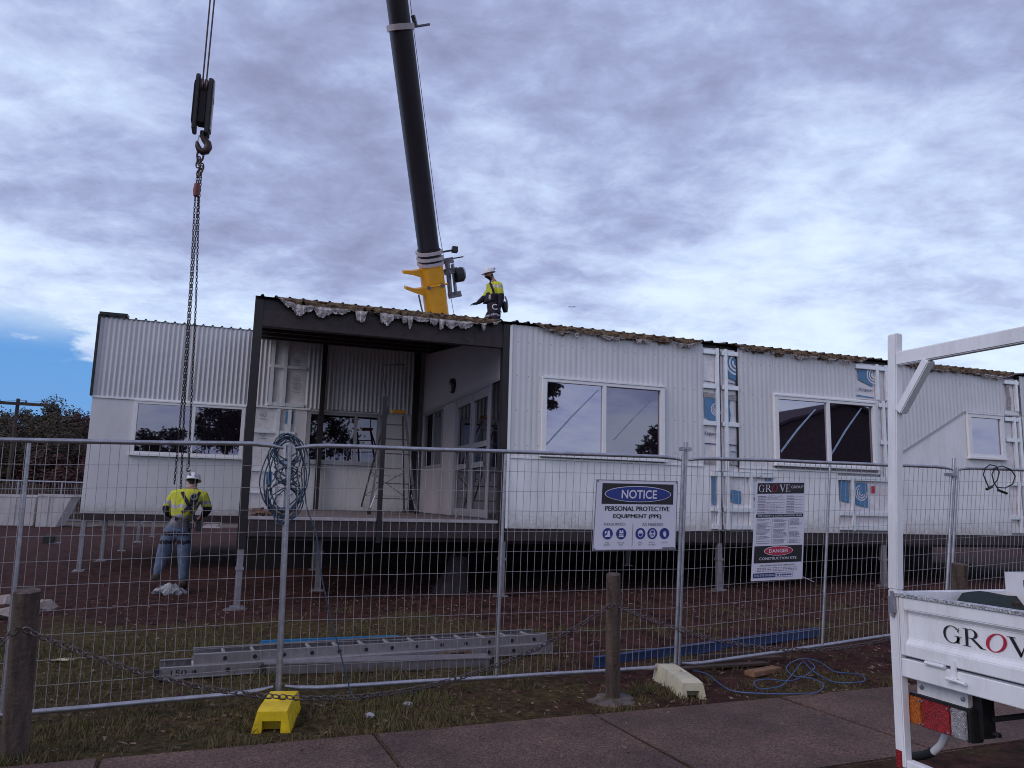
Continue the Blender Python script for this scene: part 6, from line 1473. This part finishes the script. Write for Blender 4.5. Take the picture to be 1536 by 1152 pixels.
# far site fence
T = thing('yard_fence', 'far galvanised rail and mesh fence in front of the dark trees', 'fence', (-12, 44, 0)); zf = hz(60, 722, 44)
for k in range(13): x = -24+k*1.9; MB().tube([(x, 44, 0), (x, 44, zf+.05)], .04, 7).build('post', m_galv, T, smooth=True)
f = MB(); f.tube([(-24, 44, zf), (-1.2, 44, zf)], .04, 7).tube([(-24, 44, .2), (-1.2, 44, .2)], .035, 7); f.build('rail', m_galv, T, smooth=True)
f = MB()
for k in range(160): x = -24+k*.142; f.box(x, x+.01, 44.0, 44.01, .22, zf-.04)
for k in range(6): z = .25+k*.28; f.box(-24, -1.3, 44.011, 44.02, z, z+.01)
f.build('wire_mesh', m_wire, T, fix=False)
T = thing('site_shed', 'dark brown timber screen wall beyond the far fence', 'wall', (-6, 47, 0))
f = MB()
for k in range(60): x = -16+k*.3; f.box(x+.005, x+.295, 47, 47.03, 0, 2.0+.04*math.sin(k*3))
f.build('board', m_dtimb, T)
for k in (0, 6, 12, 18): x = -16+k; MB().box(x-.05, x+.05, 47.031, 47.12, 0, 2.1).build('post', m_dtimb, T)
# airliner far away
c = CAM+ray(857.5, 460.5)*1500; A_ = thing('airliner', 'tiny distant airliner low in the sky right of the roof worker', 'aircraft', c)
xr_ = RT; f = MB(); f.tube([c-xr_*6.6+V((0, 0, .8)), c-xr_*5.4+V((0, 0, .5)), c+xr_*3, c+xr_*6.2, c+xr_*7.2+V((0, 0, .3))], [.3, .9, .9, .7, .1], 10); f.build('fuselage', m_plane, A_, smooth=True)
f = MB(); f.prism([c-xr_*2, c+xr_*1.6, c+xr_*3.4+V((4, -7, .6)), c+xr_*2.4+V((4, -7, .6))], (0, 0, .2)); f.prism([c-xr_*2, c+xr_*1.6, c+xr_*3.4+V((-4, 7, .6)), c+xr_*2.4+V((-4, 7, .6))], (0, 0, .2)); f.build('wing', m_plane, A_)
f = MB(); f.prism([c+xr_*4.8, c+xr_*6.4, c+xr_*7.2+V((0, 0, 2.4)), c+xr_*6.5+V((0, 0, 2.4))], (0, .2, 0)); f.build('tail_fin', m_plane, A_)

# ------------------------------------------------------------------ across the street (seen mirrored in the windows)
MY = 2*YF; YR = MY-45                                   # real depth of things whose mirror image sits 45 m away
q = pY(815, 590, 45); tree((q.x-1.6, YR, 0), 13, 3.2, m_leaf, 'tall street tree mirrored in the left pane of the first window', 70, .42, 5000, .2)
q = pY(985, 640, 45); tree((q.x+.8, YR, 0), pY(985, 622, 45).z, 2.2, m_leaf, 'rounder street tree mirrored low in the right pane of the first window', 71, .2, 4000, .2)
for i, (px, top, wr) in enumerate(((213, 660, 2.2), (250, 636, 2.6), (287, 672, 1.8))):
    q = pY(px, top, 58.2); tree((q.x, -21, 0), q.z, wr, m_leaf, ['low', 'tall', 'small'][i]+' street tree mirrored in the left window of the rear block', 73+i, .12, 4000, .2)
q = pY(345, 612, 58.2); tree((q.x, -21, 0), q.z, 2.6, m_leaf, 'high crowned street tree mirrored in the right pane of the rear block window', 78, .62, 3500, .2)
q = pY(470, 600, 58.2); tree((q.x, -21, 0), q.z+2, 4.2, m_leaf, 'spreading street tree mirrored in the porch window', 79, .3, 4500, .2)
a, b = pY(1165, 637, 45), pY(1246, 610, 45); T = thing('brick_house', 'dark brick house with a gabled tiled roof across the street, mirrored in the second window', 'house', (b.x, YR-4, 0))
xl_, zl_, xm_, zm_ = a.x, a.z, b.x+1.5, b.z+.35; xr2 = 2*xm_-xl_
f = MB(); f.prism([(xl_+.3, YR, 0), (xr2-.3, YR, 0), (xr2-.3, YR, zl_-.1), (xm_, YR, zm_-.12), (xl_+.3, YR, zl_-.1)], (0, -9, 0)); f.build('wall', m_brick, T)
f = MB(); f.prism([(xl_-.2, YR+.4, zl_-.12), (xm_, YR+.4, zm_), (xm_, YR+.4, zm_+.2), (xl_-.3, YR+.4, zl_+.06)], (0, -9.8, 0)); f.prism([(xr2+.2, YR+.4, zl_-.12), (xm_, YR+.4, zm_+.003), (xm_, YR+.4, zm_+.203), (xr2+.3, YR+.4, zl_+.06)], (0, -9.8, 0)); f.build('roof', m_tile, T)
for x in (xl_+3, xr2-4): f = MB(); f.box(x, x+1.8, YR+.002, YR+.06, 1.0, 2.4); w_ = f.build('window', m_trim, T); f = MB(); f.quad((x+.1, YR+.065, 1.1), (x+1.7, YR+.065, 1.1), (x+1.7, YR+.065, 2.3), (x+.1, YR+.065, 2.3)); f.build('pane', m_glassd, w_, fix=False)
